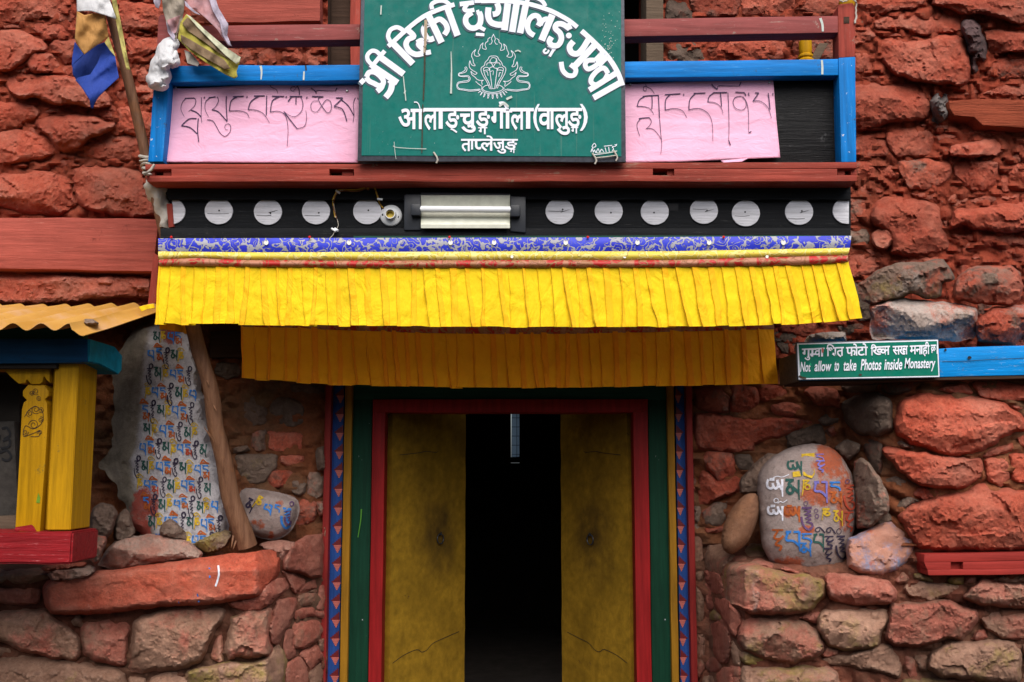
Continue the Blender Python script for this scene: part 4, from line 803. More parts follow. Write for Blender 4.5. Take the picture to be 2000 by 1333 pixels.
for x, yy, x0, x1 in ((334, 413, 334, 399), (427, 413, 0, 0), (523, 414, 0, 0), (617, 413, 0, 0), (717, 413, 0, 0), (1093, 413, 0, 0), (1189, 413, 0, 0), (1279, 414, 0, 0), (1375, 412, 0, 0), (1457, 417, 0, 0), (1561, 414, 0, 0), (1654, 412, 0, 1662)):
    rx, ry = 27.5, 25.5; P = [(x + rx * math.cos(t), yy + ry * math.sin(t)) for t in [2 * math.pi * k / 40 for k in range(40)]]
    P = [(x + (px - x) * (1 + .02 * noise.noise(Vector((px * .2, py * .2, 0)))), yy + (py - yy) * (1 + .02 * noise.noise(Vector((px * .2, py * .2, 3))))) for px, py in P]
    if x == 334: P = [(max(px, 336), py) for px, py in P]; P = [p for i, p in enumerate(P) if p[0] > 336 or P[i - 1][0] > 336 or P[(i + 1) % len(P)][0] > 336]
    if x == 1654: P = [p for p in P if p[0] < 1661]
    jo = pr('joist_end', P, BY + .092, .04, 'white_disc', BL, .0015); 
    s = Strokes(flat(BY + .0918), lift=.001); s.dot(x + rr.uniform(-2, 6), yy + rr.uniform(-4, 4), 1.7); r2 = rr.random()
    y5 = yy + rr.uniform(-12, 16)
    if r2 > .35: s.line([(x - 22, y5), (x - 6, y5 + .8), (x + rr.uniform(4, 22), y5 + rr.uniform(-.6, .8))], .7)
    if r2 > .6: s.line([(x + 2, yy + 2), (x + 12, yy - 1), (x + 20, yy - 3)], 1.4, taper=.8)
    if 340 < x < 1650: each(s.mb, 'check_crack', 'ink_black', jo)
pr('mortise', [(691, 386), (712, 386), (712, 412), (691, 412)], BY + .0985, .02, 'ink_black', BL, .0005); pr('mortise', [(1306, 398), (1325, 398), (1325, 412), (1306, 412)], BY + .0985, .02, 'ink_black', BL, .0005)
for x0 in (1605, 603): # white paint dribbles
    s = Strokes(flat(BY - .0005), lift=.001)
    if x0 > 1000: s.line([(1602, 36), (1606, 48), (1607, 62)], 5, 0, taper=.2); s.line([(1605, 118), (1606, 132), (1606, 146)], 4, 0)
    else: s.line([(509, 129), (511, 140), (510, 156)], 5, 0, taper=.6); s.line([(594, 140), (593, 157)], 3); s.line([(597, 128), (598, 138)], 3, 1)
    each(s.mb, 'paint_dribble', ['scratch', 'ink_black'], BL)
# upper doorway behind the sign
UD = thing('upper_doorway', 'dark upper doorway half hidden behind the green sign', 'doorway', W(950, 320, 4.75))
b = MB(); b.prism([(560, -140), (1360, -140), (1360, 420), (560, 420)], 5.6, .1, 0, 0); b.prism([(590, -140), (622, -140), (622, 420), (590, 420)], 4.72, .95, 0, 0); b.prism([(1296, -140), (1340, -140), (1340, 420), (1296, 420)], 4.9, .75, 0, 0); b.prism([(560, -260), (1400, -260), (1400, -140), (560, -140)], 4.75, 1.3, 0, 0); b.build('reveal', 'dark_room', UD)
pr('jamb', [(622, -140), (640, -140), (640, 380), (622, 380)], 4.60, .12, 'dark_wood', UD, .004, .003, 2); pr('jamb', [(684, -140), (704, -140), (704, 380), (684, 380)], 4.64, .12, 'dark_timber' if 'dark_timber' in M else 'red_timber_v', UD, .004, .003, 2)
pr('jamb', [(1262, -140), (1296, -140), (1296, 380), (1262, 380)], 4.72, .2, 'grey_wood', UD, .004, .003, 2); pr('leaf', [(640, -140), (684, -140), (684, 380), (640, 380)], 4.70, .05, 'dark_wood', UD, .003, .002, 2)
tb = MB(); tb.lathe(W(1575, 150, 4.5), [(.026, -.05), (.034, 0), (.034, .03), (.038, .045), (.040, .075), (.030, .085), (.036, .092), (.036, .10), (.026, .108), (.030, .125), (.030, .17)], 2, 18)
tag(tb.build('baluster', 'yellow_wood', None, 40, True), 'yellow turned baluster standing behind the right balcony rail', 'baluster')
tag(pr('plank', [(1576, 128), (1600, 84), (1618, 84), (1592, 132)], 4.48, .03, 'grey_wood', None, .004, .003), 'grey plank leaning behind the right balcony rail by the yellow baluster', 'plank')
# ================================================================ SIGN OVER THE BALCONY
SY = 3.99
SG = thing('signboard', 'large green metal signboard with white lettering, wired to the balcony rails', 'sign', W(960, 314, SY))
b = MB(); b.prism([(706, -45), (1219, -45), (1223, 317), (698, 315)], SY, .02, 0, .002, .002); b.build('frame', 'frame_metal', SG)
pr('panel', [(713, -40), (1213, -40), (1213.5, 306), (706, 304)], SY - .003, .004, 'sign_green', SG, 0)
C3, C4, C5, C6 = (700, 0, 6.667), (940, 0, 6.667), (870, 60, 8.889), (770, 190, 4.348)
ARC3 = [
 ([(28, 1090), (78, 1040)], 62), ([(105, 1010), (140, 950), (205, 945), (270, 985), (325, 1055), (312, 1115), (262, 1120), (200, 1090), (140, 1060), (105, 1010)], 66), ([(318, 1095), (296, 1150), (245, 1195)], 72), ([(405, 1045), (438, 1090), (418, 1190), (355, 1275)], 78),
 ([(188, 868), (512, 1085)], 80), ([(160, 890), (345, 668)], 56), ([(280, 745), (592, 972)], 82), ([(196, 862), (128, 795), (120, 725), (175, 670), (240, 680), (295, 735)], 54),
 ([(425, 560), (388, 480), (420, 395), (500, 362), (560, 385), (585, 412)], 56), ([(390, 610), (500, 510), (620, 400), (760, 285), (900, 195), (1080, 120), (1252, 65)], 58), ([(440, 560), (712, 838)], 84), ([(640, 395), (722, 478), (650, 520), (622, 590), (665, 672), (750, 715), (842, 700)], 72), ([(842, 560), (800, 560), (782, 590), (830, 640), (880, 690), (945, 682)], 62), ([(760, 560), (830, 530), (862, 600)], 60),
 ([(905, 190), (1085, 562)], 86), ([(985, 505), (920, 520), (868, 460), (850, 390), (870, 350)], 72), ([(860, 360), (920, 330)], 50), ([(985, 290), (1060, 258), (1130, 310), (1158, 390), (1120, 460)], 70), ([(1160, 110), (1292, 472)], 84), ([(962, 128), (955, 65), (1020, 25), (1105, 18), (1170, 50), (1195, 95)], 54),
 ([(1320, 62), (1505, 40)], 60), ([(1420, 60), (1380, 130), (1440, 148), (1510, 135)], 54), ([(1480, 170), (1408, 225), (1400, 300), (1450, 365), (1530, 368), (1585, 310), (1592, 220), (1570, 165)], 72), ([(1540, 175), (1580, 160)], 60), ([(1560, 350), (1650, 400)], 50), ([(1530, 452), (1640, 462)], 40), ([(1512, 20), (1740, 12)], 56)]
ARC4 = [
 ([(0, 22), (200, 20), (400, 28), (620, 60), (860, 132), (1000, 195), (1150, 282), (1250, 362)], 58), ([(95, 105), (90, 220), (130, 300), (220, 330), (310, 325)], 78), ([(205, 50), (225, 120), (205, 180), (150, 195)], 72), ([(345, 55), (302, 402)], 86), ([(460, 60), (402, 425)], 84), ([(580, 70), (505, 440)], 84), ([(588, 40), (630, -22), (720, -18), (800, 30), (835, 90)], 52),
 ([(690, 470), (630, 430), (602, 360), (622, 270), (680, 215), (740, 225), (765, 290), (740, 345)], 68), ([(765, 335), (800, 275), (850, 255), (890, 275)], 62), ([(925, 200), (785, 535)], 88), ([(1125, 310), (1160, 390)], 60), ([(1150, 385), (1060, 325), (985, 325), (965, 380), (1025, 440), (1042, 520), (1000, 595), (925, 600), (885, 550), (915, 490)], 72), ([(868, 600), (965, 658)], 30), ([(845, 640), (812, 668), (830, 698), (862, 690), (880, 655)], 26), ([(940, 655), (888, 742)], 36),
 ([(1305, 408), (1440, 530), (1560, 650), (1680, 790), (1780, 960), (1838, 1120)], 66), ([(1405, 505), (1320, 640), (1250, 705), (1175, 690), (1150, 615), (1200, 545)], 76), ([(1490, 580), (1215, 870)], 84), ([(1160, 845), (1230, 910), (1205, 985), (1125, 985), (1060, 920), (1040, 812)], 62), ([(1590, 690), (1480, 800)], 70), ([(1480, 790), (1390, 795), (1352, 850), (1385, 905), (1450, 885), (1530, 830)], 62), ([(1620, 760), (1520, 860)], 74), ([(1650, 965), (1600, 895), (1520, 920), (1440, 1010), (1432, 1080), (1500, 1110), (1600, 1050), (1650, 965)], 64), ([(1770, 950), (1405, 1180)], 74), ([(1815, 1080), (1460, 1280)], 78)]
sh = Strokes(flat(SY - .0035), lift=.0004); lt = Strokes(flat(SY - .0035), lift=.0026)
for tf, arc in ((C3, ARC3), (C4, ARC4)):
    sh.tf = lt.tf = tf
    for pts, wd in arc:
        for s_, dd in ((sh, (-2.6, 2.6)), (lt, (0, 0))): s_.line(pts, wd, 0, closed=False, d=dd)
lt.dot(1140, 470, 38); sh.tf = (940 - 2.4, 2.4, 6.667); sh.dot(1140, 470, 38)
sh.build('letter_shadow', 'letter_shadow', SG)
lt.tf = C6
for ch, x0, y0, x1, y1, *k in (('ओ', 35, 40, 256, 275), ('ल', 250, 95, 372, 285), ('ा', 352, 95, 442, 272), ('ङ', 432, 95, 560, 268), ('च', 552, 95, 700, 268), ('ु', 570, 235, 692, 305), ('ङ', 690, 95, 822, 258), ('ग', 712, 258, 790, 318), ('ग', 815, 95, 945, 270), ('ो', 888, 40, 1002, 270), ('ल', 985, 95, 1110, 285), ('ा', 1092, 95, 1186, 272), ('(', 1180, 62, 1236, 290), ('व', 1222, 95, 1338, 275), ('ा', 1310, 95, 1372, 275), ('ल', 1360, 95, 1492, 275), ('ु', 1380, 248, 1492, 325), ('ङ', 1470, 95, 1596, 262), ('ग', 1500, 258, 1562, 312), (')', 1575, 62, 1642, 290),
                            ('त', 568, 358, 656, 465), ('ा', 640, 358, 684, 448), ('प', 672, 358, 738, 448, .62), ('ल', 730, 358, 850, 462), ('े', 782, 330, 842, 366), ('ज', 838, 358, 945, 455), ('ु', 872, 440, 950, 482), ('ङ', 935, 358, 1050, 448), ('ग', 980, 444, 1028, 478)):
    lt.glyph(ch, x0, y0, x1, y1, keep=k[0] if k else None)
lt.line([(480, 272), (505, 282), (532, 302)], 14)
for p in ([(1690, 440), (1680, 420), (1700, 395), (1712, 420), (1690, 430)], [(1670, 470), (1680, 440), (1690, 470), (1700, 450), (1712, 475), (1730, 440), (1745, 470), (1760, 445), (1780, 470)], [(1690, 490), (1750, 488), (1800, 480)], [(1790, 430), (1800, 470)], [(1820, 425), (1826, 470)], [(1780, 420), (1850, 412)], [(1850, 460), (1862, 440), (1850, 425), (1880, 418), (1890, 400)], [(1870, 405), (1890, 412)]): lt.line(p, 6)
lt.build('lettering', 'letter', SG)
em = Strokes(flat(SY - .0035), C5, .001)
half = [[(840, 65), (812, 110), (800, 150), (812, 190), (790, 235), (760, 240)], [(780, 120), (740, 150), (735, 190), (700, 215), (690, 260), (710, 325), (670, 325), (640, 300), (655, 215)], [(655, 215), (610, 260), (600, 310), (575, 360), (570, 400), (600, 430), (560, 450), (515, 440), (500, 400), (528, 330)], [(528, 330), (470, 390), (455, 450), (480, 510), (485, 560), (515, 610), (470, 610), (440, 570), (425, 525)], [(425, 525), (412, 600), (430, 660), (480, 700), (545, 740), (520, 765), (480, 750), (440, 710)], [(440, 710), (460, 770), (510, 810), (550, 850), (600, 870), (660, 865), (630, 890), (640, 945)], [(525, 885), (560, 920), (600, 950), (640, 980)],
        [(350, 630), (375, 660), (360, 715), (310, 740), (240, 760), (250, 790), (330, 790), (400, 790), (430, 840), (400, 890), (320, 905), (240, 915), (210, 960), (240, 1010), (320, 1020), (420, 1035), (510, 1030), (600, 1020)], [(335, 640), (345, 670), (330, 700), (280, 730), (235, 745), (232, 790), (300, 805), (390, 808), (408, 850), (380, 872), (300, 885), (220, 905), (198, 960), (220, 1020), (320, 1038), (420, 1055), (520, 1050), (590, 1040)], [(840, 445), (770, 455), (735, 510), (690, 560), (675, 610), (625, 650), (620, 710), (660, 800), (720, 900), (765, 1010)], [(790, 505), (770, 540), (800, 560), (835, 570)], [(715, 610), (730, 570), (790, 570), (820, 610), (830, 640)], [(665, 700), (660, 670), (690, 645), (740, 650), (765, 690), (720, 690), (665, 700)], [(665, 700), (690, 790), (750, 900), (790, 1010)], [(770, 650), (770, 690), (790, 850), (810, 1010)], [(770, 650), (830, 630)], [(700, 725), (725, 720), (740, 790)]]
for p in half:
    em.line(p, 9.5); em.line([(1668 - x if p[0][0] < 600 and min(q[0] for q in p) > 399 else 1666 - x, y + (18 if min(q[0] for q in p) > 399 and max(q[1] for q in p) < 960 and p[0][0] < 790 and p[0][1] < 800 and p[0][0] != 665 and p[0][0] != 715 else 0)) for x, y in p], 9.5)
em.line([(790, 490), (835, 475), (890, 500), (870, 550), (835, 565)], 9); em.line([(780, 720), (830, 705), (825, 780)], 7)
em.line([(645, 1000), (700, 960), (760, 955)], 10); em.line([(880, 955), (950, 960), (1000, 1000), (980, 1040), (900, 1070), (820, 1080), (740, 1070), (660, 1040), (645, 1000)], 10); em.line([(630, 990), (640, 1050), (720, 1090), (820, 1102), (930, 1090), (1010, 1050), (1015, 990)], 9); em.line([(765, 1012), (865, 1012)], 9)
for i in range(11):
    t = math.pi * (1.02 - i / 10 * 1.04); c0 = (820 + 215 * math.cos(t + .08), 1030 + 70 * math.sin(t)); c1 = (820 + 262 * math.cos(t), 1050 + 142 * math.sin(t)); c2 = (820 + 215 * math.cos(t - .12), 1035 + 74 * math.sin(t))
    mid1 = ((c0[0] + c1[0]) / 2 + 22 * math.sin(t), (c0[1] + c1[1]) / 2); mid2 = ((c2[0] + c1[0]) / 2 - 22 * math.sin(t), (c2[1] + c1[1]) / 2)
    em.line([c0, mid1, c1], 8); em.line([c2, mid2, c1], 8); em.line([c0, ((c0[0] + c1[0]) / 2, (c0[1] + c1[1]) / 2)], 8)
em.build('emblem', 'letter', SG)
wr = Strokes(flat(SY - .0035), (0, 0, 1), .0048)
wr.line([(832, 40), (831, 78), (829, 105)], 6, 1, taper=.3); wr.line([(830, 104), (829, 150), (827, 197)], 3, 2, taper=.2); wr.line([(826, 205), (825, 250), (824, 300)], 2, 2); wr.line([(881, 102), (882, 140), (881, 184)], 4, 0, taper=-.7); wr.line([(745, 12), (744, 30)], 2.5, 0)
for p, wd in (([(768, 286), (775, 289), (800, 291)], 1.2), ([(800, 291), (833, 292)], 1.3), ([(770, 278), (772, 300), (774, 312)], .9), ([(1006, 102), (1012, 100), (1017, 103)], 2.6), ([(989, 195), (1000, 190)], 4.5), ([(975, 209), (985, 203), (993, 210)], 4), ([(792, 178), (790, 184)], 3), ([(788, 150), (793, 198)], 2), ([(1165, 300), (1185, 300), (1205, 296)], 2)): wr.line(p, wd, 0)
for i in range(60): wr.dot(1190 + rr.gauss(0, 9), 75 + rr.gauss(0, 25), rr.uniform(.4, .9), 0)
for i in range(14): wr.dot(832 + rr.gauss(0, 3), 60 + rr.uniform(-15, 45), rr.uniform(.6, 1.4), 2)
for v_, f_, m_ in wr.mb.pc:
    if len(v_) != 14: mk('scratch' if m_ == 0 else 'rust_streak', v_, f_, ['scratch', 'rust_pale', 'rust'][m_], SG)
sk = MB()
for v_, f_, m_ in wr.mb.pc:
    if len(v_) == 14: sk.add(v_, f_, m_)
sk.build('paint_specks', ['scratch', 'rust_pale', 'rust'], SG)['kind'] = 'stuff'
b = MB()
for x, yy in ((1163, 312), (1204, 306), (853, 310)): b.tube([W(x - 6, yy - 12, SY - .006), W(x, yy - 3, SY - .012), W(x + 2, yy + 3, SY - .012), W(x - 1, yy + 9, SY - .01)], .004, 0, 6, .4)
b.tube([W(1163, 309, SY - .012), W(1185, 307, SY - .010), W(1204, 304, SY - .012)], .003, 0, 6, .3); each(b, 'tie', 'dirty_white', SG)

# ================================================================ PINK PAPERS
def paper(name, label, outline, folds, tacks, strokes, tf, wd, extra=None):
    base = BY + .058
    def fold(px, py):
        s = Vector((px / 90, py / 60, folds)); e = .004 * noise.noise(s) + .003 * noise.noise(s * Vector((1, 3, 1)) if False else Vector((s.x * .6, s.y * 3, s.z)))
        return base - .006 - e - .018 * smoothstep(230, 320, py) * (.5 + .5 * noise.noise(Vector((px / 120, folds, 1)))) 
    P = thing('paper_notice', label, 'paper', W(outline[0][0], 318, base), 'handwritten pink notices')
    o = cloth('sheet', outline, fold, 'paper', P, 22, .0006)
    def pl(px, py): return W(px, py, fold(px, py)), Vector((0, -1, 0))
    st = Strokes(pl, tf, .0026)
    for p in strokes:
        st.line(p, wd * (1.35 if len(p) < 4 else 1.0), 0, taper=.45 if len(p) > 3 else 0)
    st.build('handwriting', 'ink', P)
    for x, yy in tacks:
        t = MB(); t.lathe(W(x, yy, fold(x, yy) - .001), [(.006, 0), (.006, .002), (.003, .005)], 1, 12); t.build('tack', 'steel', P)
    if extra: cloth('folded_corner', extra, lambda px, py: base - .03 + (py - 308) * -.0005, 'paper', P, 6, .0006)
C7, C8 = (340, 150, 5.405), (1220, 140, 6.25)
paper('a', 'pink paper with a longer handwritten Tibetan line, filling its whole panel', [(328, 173), (370, 173), (430, 170), (480, 167), (526, 162), (570, 165), (640, 168), (703, 166), (701, 240), (699, 318), (500, 318), (317, 317), (322, 250)], 2, ((343, 172), (678, 178)), [
 [(115, 232), (165, 230), (215, 228)], [(125, 235), (88, 280), (75, 350), (110, 425)], [(215, 228), (232, 260), (215, 315), (155, 370)], [(180, 355), (240, 380), (285, 425)], [(290, 222), (290, 300), (288, 425), (295, 490)], [(325, 215), (318, 235)],
 [(240, 445), (160, 450), (80, 520)], [(80, 520), (170, 540), (245, 605)], [(258, 445), (250, 560), (262, 690)], [(370, 225), (440, 215)], [(385, 222), (335, 270), (330, 350), (365, 425)], [(458, 215), (470, 260), (440, 320), (400, 352)], [(400, 352), (470, 375), (560, 475)], [(555, 210), (552, 300), (562, 470)], [(350, 458), (410, 470), (450, 530), (490, 600), (540, 632), (590, 590), (600, 530), (575, 500), (540, 520), (545, 560), (570, 565)],
 [(625, 215), (740, 210)], [(670, 215), (605, 260), (585, 365)], [(585, 365), (700, 365), (770, 390), (797, 440)], [(775, 208), (770, 228)], [(845, 208), (960, 205)], [(900, 208), (815, 265), (785, 350)], [(785, 350), (880, 360), (950, 400), (1010, 490)], [(980, 205), (978, 300), (975, 410)], [(1035, 210), (1165, 212)], [(1110, 215), (1040, 260), (1018, 375)], [(1018, 375), (1110, 370), (1180, 420), (1205, 560), (1195, 740)], [(1190, 210), (1182, 228)],
 [(1222, 212), (1355, 213)], [(1245, 215), (1205, 265)], [(1290, 215), (1288, 295)], [(1340, 215), (1362, 290), (1345, 370), (1280, 425), (1215, 410), (1160, 370)], [(1160, 370), (1220, 450), (1300, 552)], [(1300, 552), (1375, 530), (1400, 450), (1393, 360)], [(1408, 215), (1400, 235)], [(1458, 212), (1578, 216)], [(1550, 220), (1525, 240), (1560, 310), (1620, 385), (1660, 350), (1655, 270), (1610, 250), (1560, 310), (1510, 375), (1460, 365), (1445, 310), (1470, 265), (1520, 260)], [(1710, 228), (1782, 228)], [(1782, 230), (1690, 318)], [(1690, 318), (1780, 350), (1825, 470)], [(1765, 245), (1840, 310), (1900, 415)], [(1915, 225), (1893, 290), (1900, 400), (1890, 485)],
 [(1010, 85), (1030, 115), (1080, 140), (1098, 180)], [(1280, 108), (1240, 115), (1235, 145), (1265, 152), (1300, 100)], [(1300, 100), (1320, 140), (1325, 195)], [(1445, 122), (1495, 160), (1500, 180)], [(1500, 180), (1510, 150), (1600, 152), (1705, 153)], [(1705, 153), (1722, 120)], [(1940, 225), (1942, 245)]], C7, 8)
paper('b', 'pink paper with a shorter handwritten Tibetan line, beside bare black boards', [(1215, 165), (1280, 163), (1340, 159), (1406, 154), (1450, 156), (1510, 155), (1516, 230), (1524, 308), (1420, 312), (1330, 316), (1215, 318)], 7, ((1231, 166), (1503, 162)), [
 [(255, 160), (270, 190), (320, 215), (362, 272)], [(262, 185), (230, 195), (232, 235), (262, 235), (262, 205)], [(218, 308), (300, 298), (415, 293)], [(240, 310), (180, 350), (152, 428)], [(152, 428), (240, 432), (310, 460), (355, 525)], [(333, 300), (335, 380), (332, 460)], [(412, 295), (418, 430), (425, 575)], [(172, 578), (230, 570), (300, 566)], [(200, 575), (155, 630), (155, 700), (185, 790)], [(300, 566), (325, 610), (305, 660), (262, 702)], [(262, 695), (340, 705), (400, 760), (442, 825)], [(427, 588), (442, 780), (452, 880), (440, 1010)],
 [(490, 286), (680, 275)], [(555, 285), (500, 350), (495, 475)], [(495, 475), (600, 455), (700, 480), (760, 570)], [(722, 275), (718, 298)], [(840, 270), (985, 266)], [(862, 272), (795, 350), (783, 470)], [(783, 470), (910, 455), (1020, 520), (1068, 640), (1075, 855)], [(1075, 262), (1250, 258)], [(1090, 262), (1030, 310), (1015, 376)], [(1015, 376), (1100, 385), (1170, 435), (1200, 512)], [(1168, 262), (1175, 340), (1182, 430)], [(1260, 262), (1270, 500), (1272, 740), (1268, 840)], [(1268, 840), (1290, 905)], [(1350, 254), (1460, 262)], [(1460, 262), (1480, 300)], [(1420, 305), (1350, 320), (1322, 380), (1350, 450), (1430, 475), (1480, 430), (1470, 350), (1420, 305)], [(1440, 310), (1490, 390), (1510, 520), (1512, 752)], [(1512, 752), (1545, 735)], [(1515, 262), (1510, 285), (1520, 298)], [(1590, 265), (1635, 266)], [(1635, 266), (1565, 365)], [(1565, 365), (1660, 370), (1750, 450), (1790, 575)], [(1750, 268), (1762, 360), (1772, 470)], [(1806, 268), (1808, 288)],
 [(1060, 155), (1080, 185), (1130, 222)], [(1130, 222), (1145, 180), (1260, 180), (1395, 182)], [(1395, 182), (1420, 132)]], C8, 9, [(1408, 314), (1440, 311), (1462, 309), (1450, 316), (1412, 318)])

# ================================================================ LAMPS AND WIRES on the fascia
FY = BY + .10
LP = thing('tube_light', 'dusty white fluorescent tube light in a dark housing on the black fascia', 'light', W(908, 455, FY))
b = MB(); b.prism([(789, 379), (822, 379), (822, 450), (789, 450)], FY - .05, .05, 0, .006); b.prism([(996, 383), (1027, 384), (1027, 455), (996, 452)], FY - .05, .05, 0, .006); b.prism([(822, 376), (996, 378), (996, 384), (822, 382)], FY - .045, .045, 0, .002)
b.prism([(802, 398), (822, 398), (822, 421), (802, 421)], FY - .085, .04, 0, .008); b.prism([(996, 400), (1016, 400), (1016, 423), (996, 423)], FY - .085, .04, 0, .008); b.build('housing', 'dark_plastic', LP)
b = MB(); v = []; prof = [(381, -.040), (383, -.044), (396, -.032), (410, -.026), (424, -.030), (436, -.052), (439, -.066), (446, -.064), (447, -.05)]
for x in (822, 996): v += [W(x, y_, FY + d - .004) for y_, d in prof]
n = len(prof); b.add(v, [(i, i + 1, n + i + 1, n + i) for i in range(n - 1)]); 
for x, dx in ((822, 1), (996, -1)):
    vv = [W(x, y_, FY + d - .004) for y_, d in prof[1:7]] ; b.add(vv, [tuple(range(6))])
b.build('reflector', 'reflector', LP, 60)
b = MB(); b.tube([W(820, 409, FY - .07), W(998, 410, FY - .07)], .014, 0, 16); b.build('tube', 'tube', LP, 60)
st = Strokes(flat(FY - .0655), lift=.0004); rr2 = random.Random(8)
st.line([(948, 443.5), (951, 442), (953, 444), (956, 442.5), (959, 444), (963, 442.5), (968, 444)], .9, 0, k=2); st.dot(974, 443, 1.3, 1); st.build('maker_mark', ['ink_black', 'red_pin'], LP)
SK = thing('bulb_socket', 'round white bulb socket without a bulb on the black fascia', 'socket', W(764, 443, FY))
pm_ = 4.16 / F
b = MB(); b.lathe(W(764, 422, FY), [(22 * pm_, -.01), (22 * pm_, .004), (20.5 * pm_, .011), (14 * pm_, .015), (11.5 * pm_, .017), (11 * pm_, .036), (10 * pm_, .039), (8.6 * pm_, .039), (8.4 * pm_, .012), (8 * pm_, .010)], 1, 32); b.build('body', 'white_plastic', SK, 50)
b = MB(); b.lathe(W(763, 422, FY - .011), [(8.2 * pm_, 0), (8.2 * pm_, .018), (7.4 * pm_, .018), (7.2 * pm_, .002), (0.2 * pm_, .0015)], 1, 24); b.build('contact', 'brass', SK, 50)
b = MB(); [b.lathe(W(x, yy, FY - .0135), [(2.4 * pm_, 0), (2.4 * pm_, .001)], 1, 10) for x, yy in ((748, 420), (777, 424))]; each(b, 'screw_hole', 'ink_black', SK)
WR = thing('electric_wire', 'loose yellow, brown and white wires looping across the black fascia to the socket', 'wire', W(655, 470, FY))
A = [(655, 424), (651, 405), (650, 392), (654, 380), (661, 373), (672, 371), (686, 372), (700, 370), (712, 366), (718, 369), (724, 365), (731, 368), (736, 378), (740, 390), (741, 396), (746, 404), (752, 410)]
for nm, mat, off, jit in (('yellow_strand', 'wire_y', 0, 1), ('brown_strand', 'wire_b', 2.2, 2), ('white_strand', 'wire_w', 1.2, 5)):
    rj = random.Random(jit); L = smooth_line([(x + off * .6 + rj.uniform(-1, 1), yy + off + rj.uniform(-1, 1)) for x, yy in (A if nm != 'white_strand' else A[:6])], k=5)
    b = MB(); b.tube([W(p.x, p.y, (BY + .066 if p.y < 391 else FY - .008) - .004 * rj.random()) for p in L], .003, 0, 6); b.build(nm, mat, WR)
b = MB(); b.tube([W(x, yy, FY - .008) for x, yy in ((655, 424), (659, 430), (661, 440), (658, 448), (654, 452))], .0014, 0, 5); b.tube([W(x, yy, BY + .048) for x, yy in ((654, 452), (650, 460), (644, 466))], .0014, 0, 5); each(b, 'loose_end', 'wire_w', WR)
b = MB(); b.tube([W(648, 447, BY + .05), W(656, 452, BY + .04)], .005, 0, 8); b.tube([W(654, 447, BY + .05), W(660, 451, BY + .04)], .005, 0, 8); b.tube([W(737, 389, BY + .062), W(747, 390, BY + .062)], .005, 0, 6); b.tube([W(656, 372, BY + .062), W(664, 378, BY + .062)], .005, 0, 6); each(b, 'clip', 'white_plastic', WR)

# ================================================================ VALANCES
def interp(pts): 
    xs = [p[0] for p in pts]; ys = [p[1] for p in pts]; return lambda x: float(np.interp(x, xs, ys))
def pleats(name, mat, parent, top, bot, xt, xb, Y, n, seed, amp=.016, rows=12, lean=0.0, crumple=None):
    r = random.Random(seed); wds = [r.uniform(.75, 1.25) for _ in range(n)]; tot = sum(wds); acc = 0; cols = []
    for k, w_ in enumerate(wds):
        a, e = acc / tot, (acc + w_) / tot; acc += w_; s_ = e - a; am = amp * r.uniform(.6, 1.35); kind = r.random(); fl = r.uniform(-.012, .012) * .6; dz = r.uniform(-3, 3)
        sw = r.uniform(.10, .40) if kind < .8 else .04
        prof = [(-.07, .3), (0, -1.0), (.03, -1.06), (sw, -.86), (sw + .03, -.5), (.70, -.2), (.97, .1)]; dbl = kind < .8
        for u, d in prof: cols.append((a + u * s_, d * am, fl, r.uniform(-1, 1) * .0018, dz, k, dbl))
    v = []; f = []; nc = len(cols)
    for j in range(rows + 1):
        t = j / rows
        for i, (u, d, fl, wv, dz, k, _) in enumerate(cols):
            uu = min(1, max(0, u)); uu += fl * t * t * s_clamp(uu) + wv * math.sin(t * 5 + k) * t
            if crumple: uu += .0025 * noise.noise(Vector((uu * 55, t * 4, seed))) * t
            x0 = xt[0] + (xt[1] - xt[0]) * uu; x1 = xb[0] + (xb[1] - xb[0]) * uu; x = x0 + (x1 - x0) * t
            y0, y1 = top(x0), bot(x1) + dz * t * .6; yy = y0 + (y1 - y0) * t
            wr_ = .006 * noise.noise(Vector((uu * 60, t * 2.2, seed + 2))) * (.3 + t) + .004 * noise.noise(Vector((uu * 160, t * 7, seed))) * (1 if crumple else .5)
            v.append(W(x, yy, Y + d * (.55 + .75 * t) + wr_ + lean * t))
    for j in range(rows):
        for i in range(nc - 1): f.append((j * nc + i, j * nc + i + 1, (j + 1) * nc + i + 1, (j + 1) * nc + i))
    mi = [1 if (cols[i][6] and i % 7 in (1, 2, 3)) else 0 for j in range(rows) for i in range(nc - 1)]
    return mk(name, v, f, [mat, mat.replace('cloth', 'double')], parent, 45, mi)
def s_clamp(u): return 1 if .01 < u < .99 else .3
def band(name, mat, parent, top, bot, x0, x1, Y, seed, n=90, bulge=.006, x0b=None, x1b=None):
    v = []; f = []; rows = 5; x0b = x0 if x0b is None else x0b; x1b = x1 if x1b is None else x1b
    for j in range(rows + 1):
        t = j / rows
        for i in range(n + 1):
            x = x0 + (x0b - x0) * t + (x1 + (x1b - x1) * t - x0 - (x0b - x0) * t) * i / n; y = top(x) + (bot(x) - top(x)) * t
            v.append(W(x, y, Y - bulge * math.sin(math.pi * t) + .005 * noise.noise(Vector((x / 60, y / 30, seed)))))
    for j in range(rows):
        for i in range(n): a = j * (n + 1) + i; f.append((a, a + 1, a + n + 2, a + n + 1))
    k = len(v); v2 = [p + Vector((0, .003, 0)) for p in v]
    rim = []
    return mk(name, v + v2, f + [tuple(q + k for q in z[::-1]) for z in f], mat, parent, 180)
VY = BY + .03
V1 = thing('valance', 'bright yellow pleated valance with brocade bands hung along the balcony front', 'valance', W(1000, 638, VY), 'pleated yellow valances')
